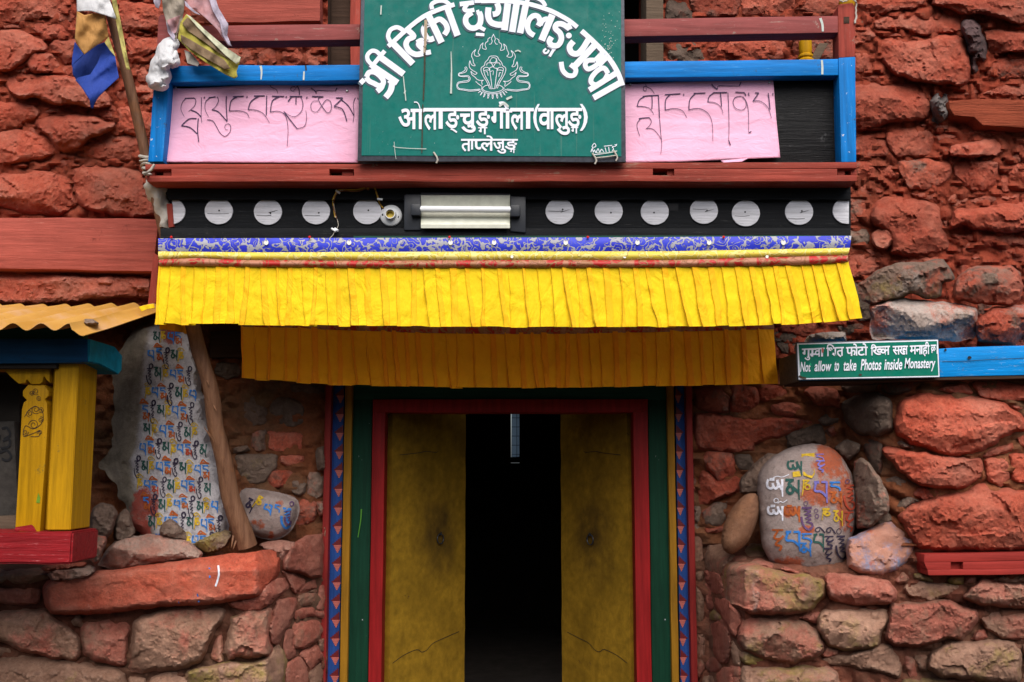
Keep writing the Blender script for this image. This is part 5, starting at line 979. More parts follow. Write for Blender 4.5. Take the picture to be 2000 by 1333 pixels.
t0 = interp([(300, 466), (700, 465), (1200, 464), (1670, 461)]); t1 = interp([(300, 491), (500, 493), (1000, 491), (1300, 491), (1670, 484)]); t2 = interp([(300, 507), (380, 504), (480, 508), (700, 509), (1000, 508), (1300, 508), (1670, 498)]); t3 = interp([(300, 521), (340, 519), (480, 521), (700, 523), (1000, 523), (1300, 522), (1560, 518), (1670, 512)])
bl = band('blue_band', 'broc_blue', V1, t0, t1, 309, 1663, VY, 1, x1b=1660); band('yellow_band', 'broc_yellow', V1, lambda x: t1(x) + .4, t2, 309, 1660, VY - .004, 2, bulge=.01, x1b=1656); band('red_band', 'broc_red', V1, lambda x: t2(x) + .4, t3, 310, 1656, VY - .006, 3, bulge=.012)
b1 = interp([(290, 632), (350, 634), (440, 633), (560, 635), (640, 637), (830, 637), (1000, 639), (1180, 638), (1360, 638), (1560, 633), (1690, 622)])
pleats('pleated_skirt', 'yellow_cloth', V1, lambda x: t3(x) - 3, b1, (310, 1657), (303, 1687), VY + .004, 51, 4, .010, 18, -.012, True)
sp = Strokes(flat(VY - .011), lift=.001)
for x in (520, 682, 880, 965, 1105, 1245, 1385, 1530): sp.dot(x, 474, 4.4, 0, 5); sp.dot(x, 470, 2, 1)
for x in (660, 1220, 1000, 1498): sp.dot(x, 502, 3, 0)
each(sp.mb, 'woven_flower', [plain_mat('pale_gold_thread', (.75, .74, .66), .5), 'broc_blue'], bl)
b = MB()
for x in (605, 335, 878, 1148, 1413): b.lathe(W(x, 464, VY - .008), [(.005, 0), (.006, .004), (.003, .007)], 1, 10)
each(b, 'pin', 'red_pin', V1)
# the left return of the valance, running back to the wall
v = []; f = []; nn = 8
Ys = [VY + .02, VY + .06, VY + .10, VY + .15, VY + .21, VY + .27, VY + .33, VY + .40]
for j in range(7):
    for i, yv in enumerate(Ys):
        p = W(308, 530 + (642 - 530) * j / 6, VY); v.append(Vector((p.x + .012 * (i % 2) + .004 * j / 6 * (i % 3), yv, p.z + .012 * (i / 7) * (j / 6) * 2)))
for j in range(6):
    for i in range(nn - 1): f.append((j * nn + i, j * nn + i + 1, (j + 1) * nn + i + 1, (j + 1) * nn + i))
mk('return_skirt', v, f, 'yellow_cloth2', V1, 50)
cloth('loose_tail', [(271, 600), (285, 596), (300, 594), (303, 602), (288, 604), (276, 609)], lambda px, py: VY + .03 + .01 * math.sin(px / 6), 'yellow_cloth', V1, 6)
V2 = thing('valance', 'inner yellow pleated valance, tinted orange for shade, hanging over the doorway', 'valance', W(1000, 757, 4.62), 'pleated yellow valances')
VY2 = 4.60
q0 = interp([(400, 622), (1000, 634), (1600, 620)]); q1 = interp([(400, 638), (560, 640), (640, 644), (830, 651), (1000, 653), (1130, 652), (1330, 648), (1560, 642)]); b2 = interp([(440, 736), (480, 740), (560, 745), (640, 751), (830, 757), (980, 759), (1130, 757), (1330, 753), (1530, 749)])
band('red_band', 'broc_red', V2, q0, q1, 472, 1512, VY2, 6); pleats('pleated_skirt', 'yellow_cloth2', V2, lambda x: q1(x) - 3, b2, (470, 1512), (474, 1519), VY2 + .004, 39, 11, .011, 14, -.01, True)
pr('hanging_rail', [(474, 615), (1512, 612), (1512, 626), (474, 628)], VY2 + .02, .03, 'dark_wood', V2, .003, .002)
# ================================================================ POLE, FLAG, PRAYER FLAGS
def poley(y): return 3.99 + (4.50 - 3.99) * max(0, (y - 20)) / 1055 if y > 20 else 3.99
pts = []; rad = []
for i in range(64):
    y = -10 + 1078 * i / 63; x = 204.6 + .2586 * (y + 10) + 2.5 * math.sin(y / 90) + (4 * math.sin((y - 600) / 75) + 2 * math.sin(y / 23) if y > 600 else 0)
    pts.append(W(x, y, poley(y))); w_ = float(np.interp(y, [0, 60, 330, 640, 900, 1000, 1075], [17, 19, 22, 28, 33, 36, 40])); rad.append(w_ / 2 * poley(y) / F)
b = MB(); b.tube(pts, rad, 0, 14, .10)
PO = thing('pole', 'long peeled branch pole leaning from the ledge up past the balcony end', 'pole', W(480, 1078, 4.5))
b.build('shaft', 'branch', PO, 60)
b = MB(); r3 = random.Random(4)
for x, y, l, a in ((462, 1054, 20, 1.9), (456, 1046, 24, 1.75), (418, 862, 34, -2.2), (420, 870, 22, -2.0), (404, 742, 12, 1.2), (416, 790, 15, 1.1)):
    Yp = poley(y) - .04; b.tube([W(x, y, Yp + .02), W(x + l * .5 * math.cos(a), y + l * .5 * math.sin(a), Yp), W(x + l * math.cos(a), y + l * math.sin(a), Yp - .004)], [.005, .004, .001], 0, 5, .3)
each(b, 'splinter', 'branch', PO)
b = MB()
L = []
for k in range(76):
    y = 304 + k * .52; x = 204.6 + .2586 * (y + 10) + 2; c = W(x, y, poley(y)); t = 6.2832 * k / 15 
    L.append(c + Vector((.034 * math.cos(t), .034 * math.sin(t), .004 * math.sin(t * 2.3))))
b.tube(L + [W(283, 341, 4.0), W(296, 332, 4.0), W(302, 322, 4.0)], .0065, 0, 6, .4)
tag(b.build('rope', 'dirty_white', None, 60, True), 'grey cord lashing the leaning pole to the red balcony beam', 'rope')
v = []; f = []; nn = 18; rows = 26
for j in range(rows + 1):
    y = 356 + 92 * j / rows; x = 204.6 + .2586 * (y + 10) + 1; c = W(x + 3, y, poley(y) - .004)
    for i in range(nn):
        t = 6.283 * i / nn; r_ = .030 + .014 * math.exp(-((y - 372) / 24) ** 2) + .011 * math.sin(3 * t + y / 7.0) + .012 * noise.noise(Vector((math.cos(t) * 2, math.sin(t) * 2, y / 16)))
        v.append(c + Vector((math.cos(t) * r_, math.sin(t) * r_, 0)))
for j in range(rows):
    for i in range(nn): f.append((j * nn + i, j * nn + (i + 1) % nn, (j + 1) * nn + (i + 1) % nn, (j + 1) * nn + i))
tag(mk('cloth_wrap', v, f, 'dirty_white', None, 180, base=True), 'twisted dirty white cloth wound round the pole below the red beam', 'cloth')

FL = thing('flag', 'blue, orange, white and yellow silk flag hanging folded from the pole top', 'flag', W(180, 213, 3.95))
def ff(b_, amp, ph): return lambda px, py: b_ + amp * math.sin(px / 17 + ph) * .5 + .007 * math.sin(px / 6.5 + py / 11 + ph) + .006 * noise.noise(Vector((px / 9, py / 16, ph + 5))) + amp * math.sin(py / 40 + px / 60 + ph) + .004 * noise.noise(Vector((px / 20, py / 20, ph)))
cloth('white_band', [(149, -40), (205, -40), (214, 0), (228, 38), (205, 30), (178, 22), (160, 22), (150, 23)], ff(3.93, .02, 0), 'white_silk', FL)
cloth('orange_band', [(150, 22), (165, 30), (185, 26), (205, 28), (212, 72), (190, 88), (164, 107), (152, 90), (146, 76)], ff(3.95, .018, 1), 'orange_silk', FL)
cloth('blue_band', [(205, 84), (224, 108), (232, 152), (212, 170), (192, 190), (184, 204), (181, 214), (177, 210), (175, 196), (160, 172), (147, 157), (152, 152), (176, 146), (190, 124), (198, 102)], lambda px, py: 3.935 + .02 * math.sin(px / 15) + .012 * math.sin(py / 9 + px / 20) + .05 * smoothstep(24, 0, (px - 150) * .62 + (py - 152) * .8), 'blue_silk', FL, 16)
cloth('blue_band', [(146, 82), (164, 107), (154, 116), (142, 127), (140, 132), (141, 112)], lambda px, py: 3.95 + .012 * math.sin(px / 7), 'blue_silk', FL, 6)
cloth('blue_inner_fold', [(141, 124), (150, 110), (165, 104), (190, 88), (206, 82), (202, 104), (192, 132), (180, 156), (164, 168), (150, 158), (142, 146)], lambda px, py: 4.02 + .0005 * (px - 140) + .008 * math.sin(py / 12), 'blue_silk', FL)
cloth('yellow_band', [(210, -40), (221, -40), (231, 20), (241, 70), (250, 120), (254, 136), (247, 136), (238, 100), (230, 60), (222, 20)], ff(3.93, .012, 2), 'pale_yellow_silk', FL)
cloth('yellow_corner', [(204, 83), (212, 72), (218, 90), (226, 112), (214, 98)], ff(3.965, .006, 3), 'pale_yellow_silk', FL, 6)

def strip_flag(name, label, parts, cat='prayer flag', group='prayer flags tied to a balcony post'):
    x, y = parts[0][1][0]; T = thing(name, label, cat, W(x, max(p[1] for q in parts for p in q[1]), 3.98), group)
    for nm, poly, mat, b_, a_, ph in parts: cloth(nm, poly, ff(b_, a_, ph), mat, T, 16, .0008)
strip_flag('prayer_flag', 'yellow prayer flag with brown printed blocks drooping over the blue rail', [
 ('cloth', [(352, 44), (364, 28), (386, 44), (412, 70), (440, 96), (466, 112), (468, 122), (462, 140), (464, 150), (458, 154), (440, 146), (404, 124), (370, 100), (347, 76)], 'flag_yellow', 3.985, .012, 1),
 ('printed_block', [(353, 68), (372, 78), (406, 98), (438, 117), (450, 134), (440, 136), (408, 118), (372, 96), (354, 82)], 'flag_brown', 3.974, .012, 1), ('printed_block', [(356, 46), (366, 34), (384, 48), (410, 70), (440, 98), (462, 118), (455, 121), (428, 104), (396, 80), (366, 60)], 'flag_brown', 3.974, .012, 1),
 ('pale_edge', [(364, 28), (372, 32), (400, 58), (440, 92), (470, 112), (468, 120), (462, 126), (440, 108), (410, 78), (384, 52)], 'flag_pale', 3.966, .012, 1)])
strip_flag('prayer_flag', 'faded pink and lilac prayer flag strip fluttering over the red rail', [
 ('cloth', [(360, -30), (410, -30), (425, 18), (440, 40), (446, 50), (443, 76), (452, 90), (446, 91), (436, 76), (424, 58), (402, 36), (380, 18), (364, 12)], 'faded_pink', 3.99, .014, 2), ('edge', [(398, -30), (412, -30), (427, 16), (446, 48), (443, 78), (453, 91), (446, 88), (434, 68), (432, 50), (416, 22)], 'lilac_edge', 3.975, .014, 2), ('edge', [(360, 0), (372, 14), (392, 30), (380, 26), (362, 12)], 'lilac_edge', 3.975, .014, 2)])
strip_flag('prayer_flag', 'faded grey prayer flag wound down the balcony post above the scarf', [
 ('cloth', [(314, -30), (362, -30), (360, 14), (356, 40), (346, 66), (344, 80), (338, 72), (326, 48), (318, 20)], 'faded_grey', 3.99, .014, 0), ('edge', [(324, 42), (330, 52), (342, 70), (340, 80), (328, 64)], 'lilac_edge', 3.98, .01, 1), ('pink_print', [(326, 40), (352, 30), (344, 64), (336, 68)], 'faded_pink', 3.978, .014, 0), ('tail', [(360, 98), (372, 102), (390, 124), (386, 130), (366, 124)], 'dirty_white', 4.02, .01, 1)])
strip_flag('prayer_flag', 'small white prayer flag tip hanging beside the wound grey flag', [('cloth', [(298, -30), (312, -30), (314, 4), (310, 17), (304, 15), (300, 4)], 'lilac_edge', 3.98, .01, 2)])
v, f = rock([(330, 76), (345, 76), (350, 92), (342, 104), (350, 122), (346, 132), (330, 134), (332, 148), (328, 176), (308, 180), (296, 172), (286, 152), (292, 140), (296, 120), (306, 96), (318, 82)], lambda a, c: 4.02, .075, 77, 1.7, .22, 3, (), 2.4, .06)
SC = thing('scarf', 'knotted white silk scarf tied round the balcony post beside the pole', 'scarf', W(320, 180, 4.0)); mk('knot', v, f, 'white_silk', SC, 70)
v, f = rock([(334, 100), (346, 96), (351, 112), (350, 130), (338, 136), (330, 130)], lambda a, c: 3.99, .05, 79, 2.2, .22, 5, (), 2.2, .06); mk('loop', v, f, 'white_silk', SC, 60)

# ================================================================ SHRINE 
SHR = thing('shrine', 'small shrine with yellow carved posts, blue lintel, red base and ochre tin roof', 'shrine', W(80, 1100, 3.95))
Ye, Yb = 3.58, 4.44; xe = W(165, 655, Ye).x; ze, zb_ = W(100, 640, Ye).z, W(150, 597, Yb).z
v = []; f = []; nx, ny = 150, 16; x_l = -2.95
for j in range(ny + 1):
    t = j / ny
    for i in range(nx + 1):
        X = x_l + (xe - x_l) * i / nx; amp = .013 + .002 * noise.noise(Vector((X * 3, t * 2, 0)))
        z = ze + (zb_ - ze) * t + amp * math.sin((X - xe) * 2 * math.pi / .102 - 1.2) + .012 * noise.noise(Vector((X * 1.7, t * 2, 4))) - .035 * (X - xe) * (1 - t) * .6 - (0.02 * (1 - t) if i > nx - 6 else 0)
        v.append(Vector((X, Ye + (Yb - Ye) * t, z)))
for j in range(ny):
    for i in range(nx): a = j * (nx + 1) + i; f.append((a, a + 1, a + nx + 2, a + nx + 1))
k = len(v); v2 = [p + Vector((0, 0, -.0025)) for p in v]; rim = [(i, k + i, k + i + 1, i + 1) for i in range(nx)] + [(j * (nx + 1) + nx, k + j * (nx + 1) + nx, k + (j + 1) * (nx + 1) + nx, (j + 1) * (nx + 1) + nx) for j in range(ny)]
mk('tin_roof', v + v2, f + [tuple(q + k for q in z[::-1]) for z in f] + rim, 'roof', SHR, 60)
pr('eave_board', [(-120, 636), (160, 640), (163, 664), (-120, 664)], 3.84, .05, 'green_x', SHR, .003, .001)
b = MB(); b.prism([(-140, 662), (171, 662), (171, 707), (150, 709), (-140, 712)], 3.80, .05, 0, .003, .002); b.build('lintel', 'blue_dark', SHR)
b = MB(); xr = W(172, 680, 3.80).x; z1, z0 = W(172, 662, 3.80).z, W(172, 709, 3.80).z
prof = [(3.802, z1), (4.05, z1 - .002), (4.13, z1 - .03), (4.13, z0 + .0), (4.10, z0 - .02), (4.00, z0 - .008), (3.90, z0 + .004), (3.802, z0 + .002)]
bb = bmesh.new(); R1 = [bb.verts.new((xr + .004, a, c)) for a, c in prof]; R0 = [bb.verts.new((xr - .9, a, c)) for a, c in prof]; bb.faces.new(R1); bb.faces.new(R0[::-1])
for i in range(len(prof)): bb.faces.new((R1[i], R0[i], R0[(i + 1) % len(prof)], R1[(i + 1) % len(prof)]))
bmesh.ops.recalc_face_normals(bb, faces=bb.faces); bmesh.ops.bevel(bb, geom=list(bb.edges), offset=.004, segments=2, affect='EDGES'); b.bm(bb); b.build('beam_end', 'teal', SHR)
def post3(name, fx0, fx1, yt, yb_, Yf, depth, mat, cham=.018):
    """square post with a chamfered left arris, upright in the world"""
    xa_, xb_ = W(fx0, yt, Yf).x, W(fx1, yt, Yf).x; zt, zb2 = W(fx0, yt, Yf).z + .02, W(fx0, yb_, Yf).z
    bb = bmesh.new(); prof = [(xa_ - cham, Yf + cham * 1.4), (xa_, Yf), (xb_, Yf), (xb_, Yf + depth), (xa_ - cham, Yf + depth)]
    A_ = [bb.verts.new((x, y, zb2)) for x, y in prof]; B_ = [bb.verts.new((x, y, zt)) for x, y in prof]; bb.faces.new(A_); bb.faces.new(B_)
    for i in range(5): bb.faces.new((A_[i], A_[(i + 1) % 5], B_[(i + 1) % 5], B_[i]))
    bmesh.ops.recalc_face_normals(bb, faces=bb.faces); bmesh.ops.bevel(bb, geom=list(bb.edges), offset=.003, segments=2, affect='EDGES'); mb = MB(); mb.bm(bb); return mb.build(name, mat, SHR)
post3('corner_post', 109, 154, 712, 1036, 3.84, .175, 'yellow_wood'); 
cpn = [(40, 1040), (29, 1036), (37, 900), (42, 800), (46, 786), (52, 782), (44, 774), (44, 764), (54, 752), (86, 752), (95, 764), (95, 774), (87, 781), (92, 788), (93, 830), (87, 920), (78, 1040)]
pr('carved_post', cpn, 3.87, .08, 'yellow_wood', SHR, .005)
pr('bracket', [(-80, 706), (97, 706), (97, 748), (92, 744), (85, 735), (83, 746), (78, 751), (60, 751), (52, 741), (49, 749), (36, 750), (22, 738), (8, 724), (-80, 722)], 3.86, .09, 'yellow_wood', SHR, .004)
s = Strokes(flat(3.8695), lift=.0012)
def spiral(cx, cy, r, turns=1.6, ph=0, n=16): return [(cx + r * (1 - i / n * .8) * math.cos(ph + turns * 6.283 * i / n), cy + r * (1 - i / n * .8) * math.sin(ph + turns * 6.283 * i / n)) for i in range(n + 1)]
for cx, cy, r in ((70, 765, 7), (76, 778, 5), (70, 800, 9), (80, 802, 6), (58, 808, 7), (66, 830, 10), (80, 820, 6), (50, 845, 6), (62, 768, 5), (78, 845, 5)): s.line(spiral(cx, cy, r, 1.6, cx), 1, 0, k=2)
s.line([(48, 815), (58, 800), (72, 795), (84, 806), (82, 826), (66, 838), (50, 832), (46, 852), (62, 848), (78, 842), (76, 852), (60, 853)], 1.1); s.build('carving', 'dark_wood', SHR)
s = Strokes(flat(3.8695), lift=.0016); s.poly([(29.5, 1037), (30, 1030), (44, 1028), (62, 1025), (66, 1028), (72, 1038)], 0); s.poly([(71, 982), (75, 963), (79, 972), (78, 983)], 1); each(s.mb, 'paint_daub', ['red_base', plain_mat('green_daub', (.12, .22, .015))], SHR)
b = MB(); xr2 = W(142, 1040, 3.80).x; zt = W(100, 1040, 3.80).z; zl = W(100, 1102, 3.80).z
bb = bmesh.new(); bmesh.ops.create_cube(bb, size=1)
for p in bb.verts: p.co = Vector((xr2 - .55 + p.co.x * 1.1, 3.80 + .12 + p.co.y * .24, (zt + zl) / 2 + p.co.z * (zt - zl)))
bmesh.ops.bevel(bb, geom=list(bb.edges), offset=.007, segments=2, affect='EDGES')
for i in range(1, 30): bmesh.ops.bisect_plane(bb, geom=list(bb.verts) + list(bb.edges) + list(bb.faces), plane_co=(xr2 - 1.1 * i / 30, 0, 0), plane_no=(1, 0, 0))
for p in bb.verts: p.co += Vector((.3 * noise.noise(p.co * 6), noise.noise(p.co * 5), noise.noise(p.co * 7 + Vector((3, 3, 3))))) * .006
b.bm(bb); b.build('base_beam', 'red_base', SHR)
b = MB(); b.box((-2.35, 3.97, W(0, 716, 3.9).z), (1.2, .3, .03), 0, 0); b.box((-2.9, 3.97, 1.45), (.03, .3, 1.2), 0, 0); each(b, 'niche_board', 'dark_room', SHR)
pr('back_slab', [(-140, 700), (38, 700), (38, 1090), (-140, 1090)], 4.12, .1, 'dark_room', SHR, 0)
b = MB(); b.box((W(-140, 900, 4).x + .0, 4.05, 1.4), (.04, .4, 1.4), 0, 0); b.build('side_board', 'dark_room', SHR)
cs = pr('carved_slab', [(-120, 830), (28, 822), (36, 1012), (-120, 1016)], 4.07, .05, 'carved_slab', SHR, .012)
s = Strokes(flat(4.0685), lift=.002)
for p in ([(4, 838), (14, 836), (20, 850), (8, 858)], [(6, 862), (18, 858), (18, 872), (2, 876)], [(2, 884), (14, 880), (22, 892), (14, 900), (4, 896)], [(0, 850), (-4, 872), (2, 886)]): s.line(p, 4.5)
for q in range(6): s.line([(-20 - q * 16, 842), (-14 - q * 16, 870), (-22 - q * 16, 884)], 4.5); s.line([(-24 - q * 16, 842), (-12 - q * 16, 842)], 4.5)
s.build('carved_text', 'ink_black', cs)
pr('ledge_block', [(-120, 1012), (30, 1008), (34, 1040), (-120, 1042)], 3.98, .2, 'grey_wood', SHR, .006, .004)

# ================================================================ BEAMS AND SIGN at the right
def beam_left_end(poly_front, Yf, depth, mats, name, label, cat, holes=()):
    T = thing(name, label, cat, W(poly_front[3][0], poly_front[3][1], Yf)); b = MB(); b.prism(poly_front, Yf, depth, 0, .006, .004); o = b.build('timber', mats, T)
    return T
BM = beam_left_end([(1556, 690), (2190, 669), (2190, 728), (1558, 744)], 4.31, .26, 'blue_beam', 'beam', 'light blue painted timber beam built into the right wall behind the small sign', 'beam')
pr('bare_end', [(1553, 690), (1561, 690), (1562, 745), (1555, 745)], 4.306, .27, 'grey_wood', BM, .004, .004, 2)
pr('underside_strip', [(1560, 742), (2190, 728), (2190, 736), (1562, 748)], 4.315, .25, 'dark_wood', BM, .002)  # dark strip standing in for the beam's dark underside
s = Strokes(flat(4.308), lift=.003); s.line([(1840, 707), (1880, 706), (1930, 703), (2000, 700)], 1.1, 0); s.dot(1893, 699, 4, 0, 3); s.dot(1846, 684, 2.5, 0); each(s.mb, 'crack', 'ink_black', BM)
NS = thing('small_sign', 'small green sign forbidding photos in Nepali and English, fixed to the blue beam', 'sign', W(1695, 742, 4.28))
pr('plate', [(1554, 669), (1833, 662), (1836, 738), (1558, 743)], 4.285, .012, 'frame_metal', NS, .002)
pr('border', [(1557, 671.5), (1832, 664), (1835, 736.5), (1560, 741.5)], 4.2835, .002, 'letter', NS, 0); pr('panel', [(1560, 673.5), (1830, 666.5), (1833, 734), (1563, 739)], 4.2825, .002, 'sign_green2', NS, 0)
C = (1500, 560, 4); s = Strokes(flat(4.282), C, .0012)
def word(parts, slope=-.045):
    for ch, x0, y0, x1, y1, *k in parts: s.glyph(ch, x0, y0, x1, y1, slope=slope, keep=k[0] if k else None)
word([('ग', 264, 486, 335, 552), ('ु', 285, 548, 328, 578), ('म', 322, 484, 378, 550, .66), ('व', 362, 482, 412, 550), ('ा', 402, 480, 442, 548), ('ि', 455, 450, 520, 546), ('भ', 474, 476, 540, 546), ('त', 534, 474, 592, 546), ('फ', 608, 474, 690, 545), ('ो', 664, 446, 706, 542), ('ट', 696, 472, 758, 542), ('ो', 738, 444, 778, 540), ('ि', 802, 452, 850, 540), ('ख', 815, 470, 880, 538, .76), ('च', 862, 468, 918, 538, .74), ('न', 900, 466, 952, 536), ('स', 972, 466, 1032, 536), ('ख', 1022, 464, 1070, 535, .74), ('त', 1048, 464, 1092, 534), ('म', 1106, 462, 1160, 532), ('न', 1152, 460, 1198, 532), ('ा', 1186, 460, 1214, 530), ('ह', 1206, 458, 1246, 548), ('ी', 1228, 432, 1262, 530), ('छ', 1270, 456, 1310, 530), ('।', 1316, 455, 1324, 528)])
s.line([(545, 530), (568, 548)], 12)
for wd_, x0, x1, yt, yb_ in (('Not', 250, 335, 590, 668), ('allow', 360, 495, 582, 664), ('to', 514, 556, 584, 662), ('take', 584, 692, 572, 660), ('Photos', 722, 886, 568, 656), ('inside', 906, 1050, 564, 652), ('Monastery', 1062, 1304, 560, 666)):
    s.glyph(wd_, x0, yt, x1 - 6, yb_, skew=.10, slope=-.012)
s.build('lettering', 'letter', NS)
s = Strokes(flat(4.282), C, .003); s.dot(330, 610, 7, 0, 12); s.dot(720, 690, 12, 1, 8); s.line([(240, 700), (268, 712), (296, 716)], 14, 1); s.dot(425, 500, 8, 2, 20); each(s.mb, 'blemish', [plain_mat('fresh_green', (.01, .35, .18)), 'rust', 'tri_pink'], NS)
RB = thing('beam', 'dark red beam with a square mortise under the big red stone', 'beam', W(1900, 1122, 4.36))
b = MB(); P0 = [(1806, 1083.5), (2190, 1074), (2190, 1092), (1805, 1099)]; P1 = [(1812, 1113), (2190, 1109), (2190, 1121), (1814, 1124)]
b.prism(P0, 4.345, .2, 0, .003, .003); b.prism(P1, 4.345, .2, 0, .003, .003); b.prism([(1805.5, 1099), (1857, 1098.4), (1857, 1112.6), (1811.5, 1113)], 4.3455, .2, 0, .0006, .002); b.prism([(1881, 1098), (2190, 1092.2), (2190, 1108.8), (1881, 1112.2)], 4.3455, .2, 0, .0006, .002); b.prism([(1856, 1097), (1882, 1097), (1882, 1113), (1856, 1113)], 4.375, .1, 0, 0); b.build('timber', 'deep_red_x', RB)

# ================================================================ CARVED PRAYER STONES
def unit(shape, x, y, wd, ht): return [(x + a * wd, y + b_ * ht) for a, b_ in shape]
GLY = {'a': [([(.08, .0), (.0, .18), (.05, .42), (.25, .5), (.36, .38), (.34, .2)], 0), ([(.34, .3), (.5, .5), (.66, .36), (.62, .02)], 0), ([(.15, .0), (.45, .0)], 0), ([(.92, 0), (.92, .5), (.94, .95)], 1), ([(.6, .1), (.9, .55)], 0)],
 'ma': [([(.0, .02), (.55, .02)], 0), ([(.45, .05), (.2, .22), (.45, .3)], 0), ([(.45, .3), (.2, .36), (.12, .55), (.3, .68), (.5, .58), (.46, .38)], 0), ([(.45, .35), (.85, .62)], 0), ([(.86, 0), (.86, .6), (.9, 1)], 1)],
 'ni': [([(.1, .02), (.8, .02)], 0), ([(.7, .04), (.35, .24), (.7, .3)], 0), ([(.68, .3), (.4, .34), (.35, .52), (.6, .6), (.8, .48), (.7, .3)], 0), ([(.22, .05), (.18, .5), (.05, 1)], 1)],
 'pa': [([(.0, .03), (.35, .02)], 0), ([(.15, .05), (.05, .42), (.5, .48), (.85, .7)], 0), ([(.86, 0), (.86, .6), (.9, 1)], 1), ([(.5, .02), (.86, .02)], 0)],
 'da': [([(.0, .03), (.9, .03)], 0), ([(.3, .05), (.1, .42), (.5, .46), (.85, .68), (.85, .95)], 0)],
 'na': [([(.0, .03), (.9, .03)], 0), ([(.5, .05), (.2, .4), (.65, .45), (.9, .3)], 0), ([(.65, .45), (.3, .7), (.75, .8), (.6, 1)], 0)],
 'hum': [([(.1, .03), (.85, .03)], 0), ([(.72, .03), (.28, .15), (.78, .18)], 2), ([(.78, .18), (.32, .32), (.8, .35)], 2), ([(.8, .35), (.36, .50), (.8, .53)], 2), ([(.8, .53), (.45, .66), (.85, .70)], 2), ([(.85, .70), (.9, .86), (.65, .99), (.35, .9), (.12, .68), (.05, .42)], 0)],
 'o': [([(.5, 0), (.9, .3), (.8, .8), (.4, 1), (.1, .7), (.15, .25), (.5, 0)], 0)], 'e': [([(.0, .9), (.3, .0), (.6, .35), (1, .9)], 0), ([(.15, .7), (.6, .65), (.9, .85)], 0)], 'i': [([(.1, .8), (.0, .4), (.35, .05), (.65, .3), (1, 1)], 0), ([(.1, .8), (.4, .7), (.4, .4)], 0)], 'cap': [([(.0, .9), (.3, .5), (.55, .7), (1, .1)], 0)]}
r5 = random.Random(31)
def gl(s, key, x, y, wd, ht, m, thick=.19, rot=0):
    c0, s0 = math.cos(rot), math.sin(rot)
    for pts, tp in GLY[key]:
        P = [(a * wd, b_ * ht) for a, b_ in pts]; P = [(x + a * c0 - b_ * s0, y + a * s0 + b_ * c0) for a, b_ in P]
        s.line(P, thick * min(wd, ht) * r5.uniform(.9, 1.3), m, taper=.5 if tp == 1 else 0, k=4, sharp=tp == 2)
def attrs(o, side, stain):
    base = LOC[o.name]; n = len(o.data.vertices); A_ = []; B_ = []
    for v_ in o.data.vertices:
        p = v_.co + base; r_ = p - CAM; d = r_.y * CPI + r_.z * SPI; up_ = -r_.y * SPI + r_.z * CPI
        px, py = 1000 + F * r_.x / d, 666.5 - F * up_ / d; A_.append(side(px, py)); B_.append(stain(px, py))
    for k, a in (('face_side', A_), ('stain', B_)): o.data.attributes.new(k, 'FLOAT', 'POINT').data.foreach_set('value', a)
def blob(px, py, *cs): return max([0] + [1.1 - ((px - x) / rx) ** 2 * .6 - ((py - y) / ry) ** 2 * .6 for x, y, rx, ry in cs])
PM = ['p_white', 'p_green', 'p_yellow', 'p_blue', 'p_orange', 'p_red', 'p_black', 'p_purple', 'p_violet']
# tall slab
T1 = thing('mani_stone', 'tall whitewashed slab carved with rows of coloured mantra letters beside the pole', 'carved stone', W(330, 1070, 4.6), 'carved mani stones')
v, f = rock([(246, 680), (266, 645), (300, 628), (352, 632), (376, 660), (388, 720), (398, 800), (420, 890), (440, 965), (446, 1020), (436, 1058), (390, 1082), (330, 1085), (296, 1050), (270, 1036), (250, 1012), (244, 980), (227, 945), (197, 906), (222, 870), (226, 800), (216, 718)], lambda px, py: 4.62 + (1080 - py) * .00022, .12, 501, .8, .08, 1, [(-1, 0, .12, 1.5), (-.9, .35, .3, 1.1)], 9, .08, False, .5)
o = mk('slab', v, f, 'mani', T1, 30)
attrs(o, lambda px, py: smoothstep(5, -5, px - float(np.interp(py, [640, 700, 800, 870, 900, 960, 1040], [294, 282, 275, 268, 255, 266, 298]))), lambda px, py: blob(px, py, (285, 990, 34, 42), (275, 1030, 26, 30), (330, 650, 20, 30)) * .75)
s = Strokes(on_mesh(o), (0, 0, 1), .003)
rows = [(292, 665), (282, 700), (286, 735), (276, 778), (272, 815), (264, 862), (268, 905), (258, 945), (298, 950), (300, 998)]
r4 = random.Random(12)
def syll(x, y, h, seq, step=19):
    h *= r4.uniform(.92, 1.1)
    for k_ in seq:
        if k_ == 'M': gl(s, 'ma', x, y, 14, h, 1)
        elif k_ == 'N': gl(s, 'ni', x, y, 13, h, 2); gl(s, 'i', x, y - h * .45, 13, h * .35, 2)
        elif k_ == 'P': gl(s, 'pa', x, y, 13, h, 3)
        elif k_ == 'D': gl(s, 'da', x, y, 12, h * .55, 3); gl(s, 'ma', x + 1, y + h * .5, 13, h * .65, 4 if r4.random() < .7 else 5); gl(s, 'e', x - 4, y - h * .45, 16, h * .36, 4, .3)
        elif k_ == 'H': gl(s, 'o', x + 5, y - h * .38, 8, 10, 6, .3); gl(s, 'hum', x, y, 11, h * 1.4, 6, .16)
        x += step
seqs = 'MNPDH'
for ri, y in enumerate(range(648, 1046, 36)):
    xl = float(np.interp(y, [640, 700, 800, 870, 905, 960, 1040], [298, 286, 278, 272, 260, 272, 302])); xr_ = float(np.interp(y, [640, 700, 800, 900, 1000, 1050], [360, 372, 392, 416, 436, 432]))
    x = xl + r4.uniform(0, 6); k0 = (ri * 2) % 5
    while x < xr_ - 12:
        yy = y + (x - xl) * .06 + r4.uniform(-3, 3); syll(x, yy, r4.uniform(20, 25), seqs[k0 % 5]); x += r4.uniform(13.5, 16); k0 += 1
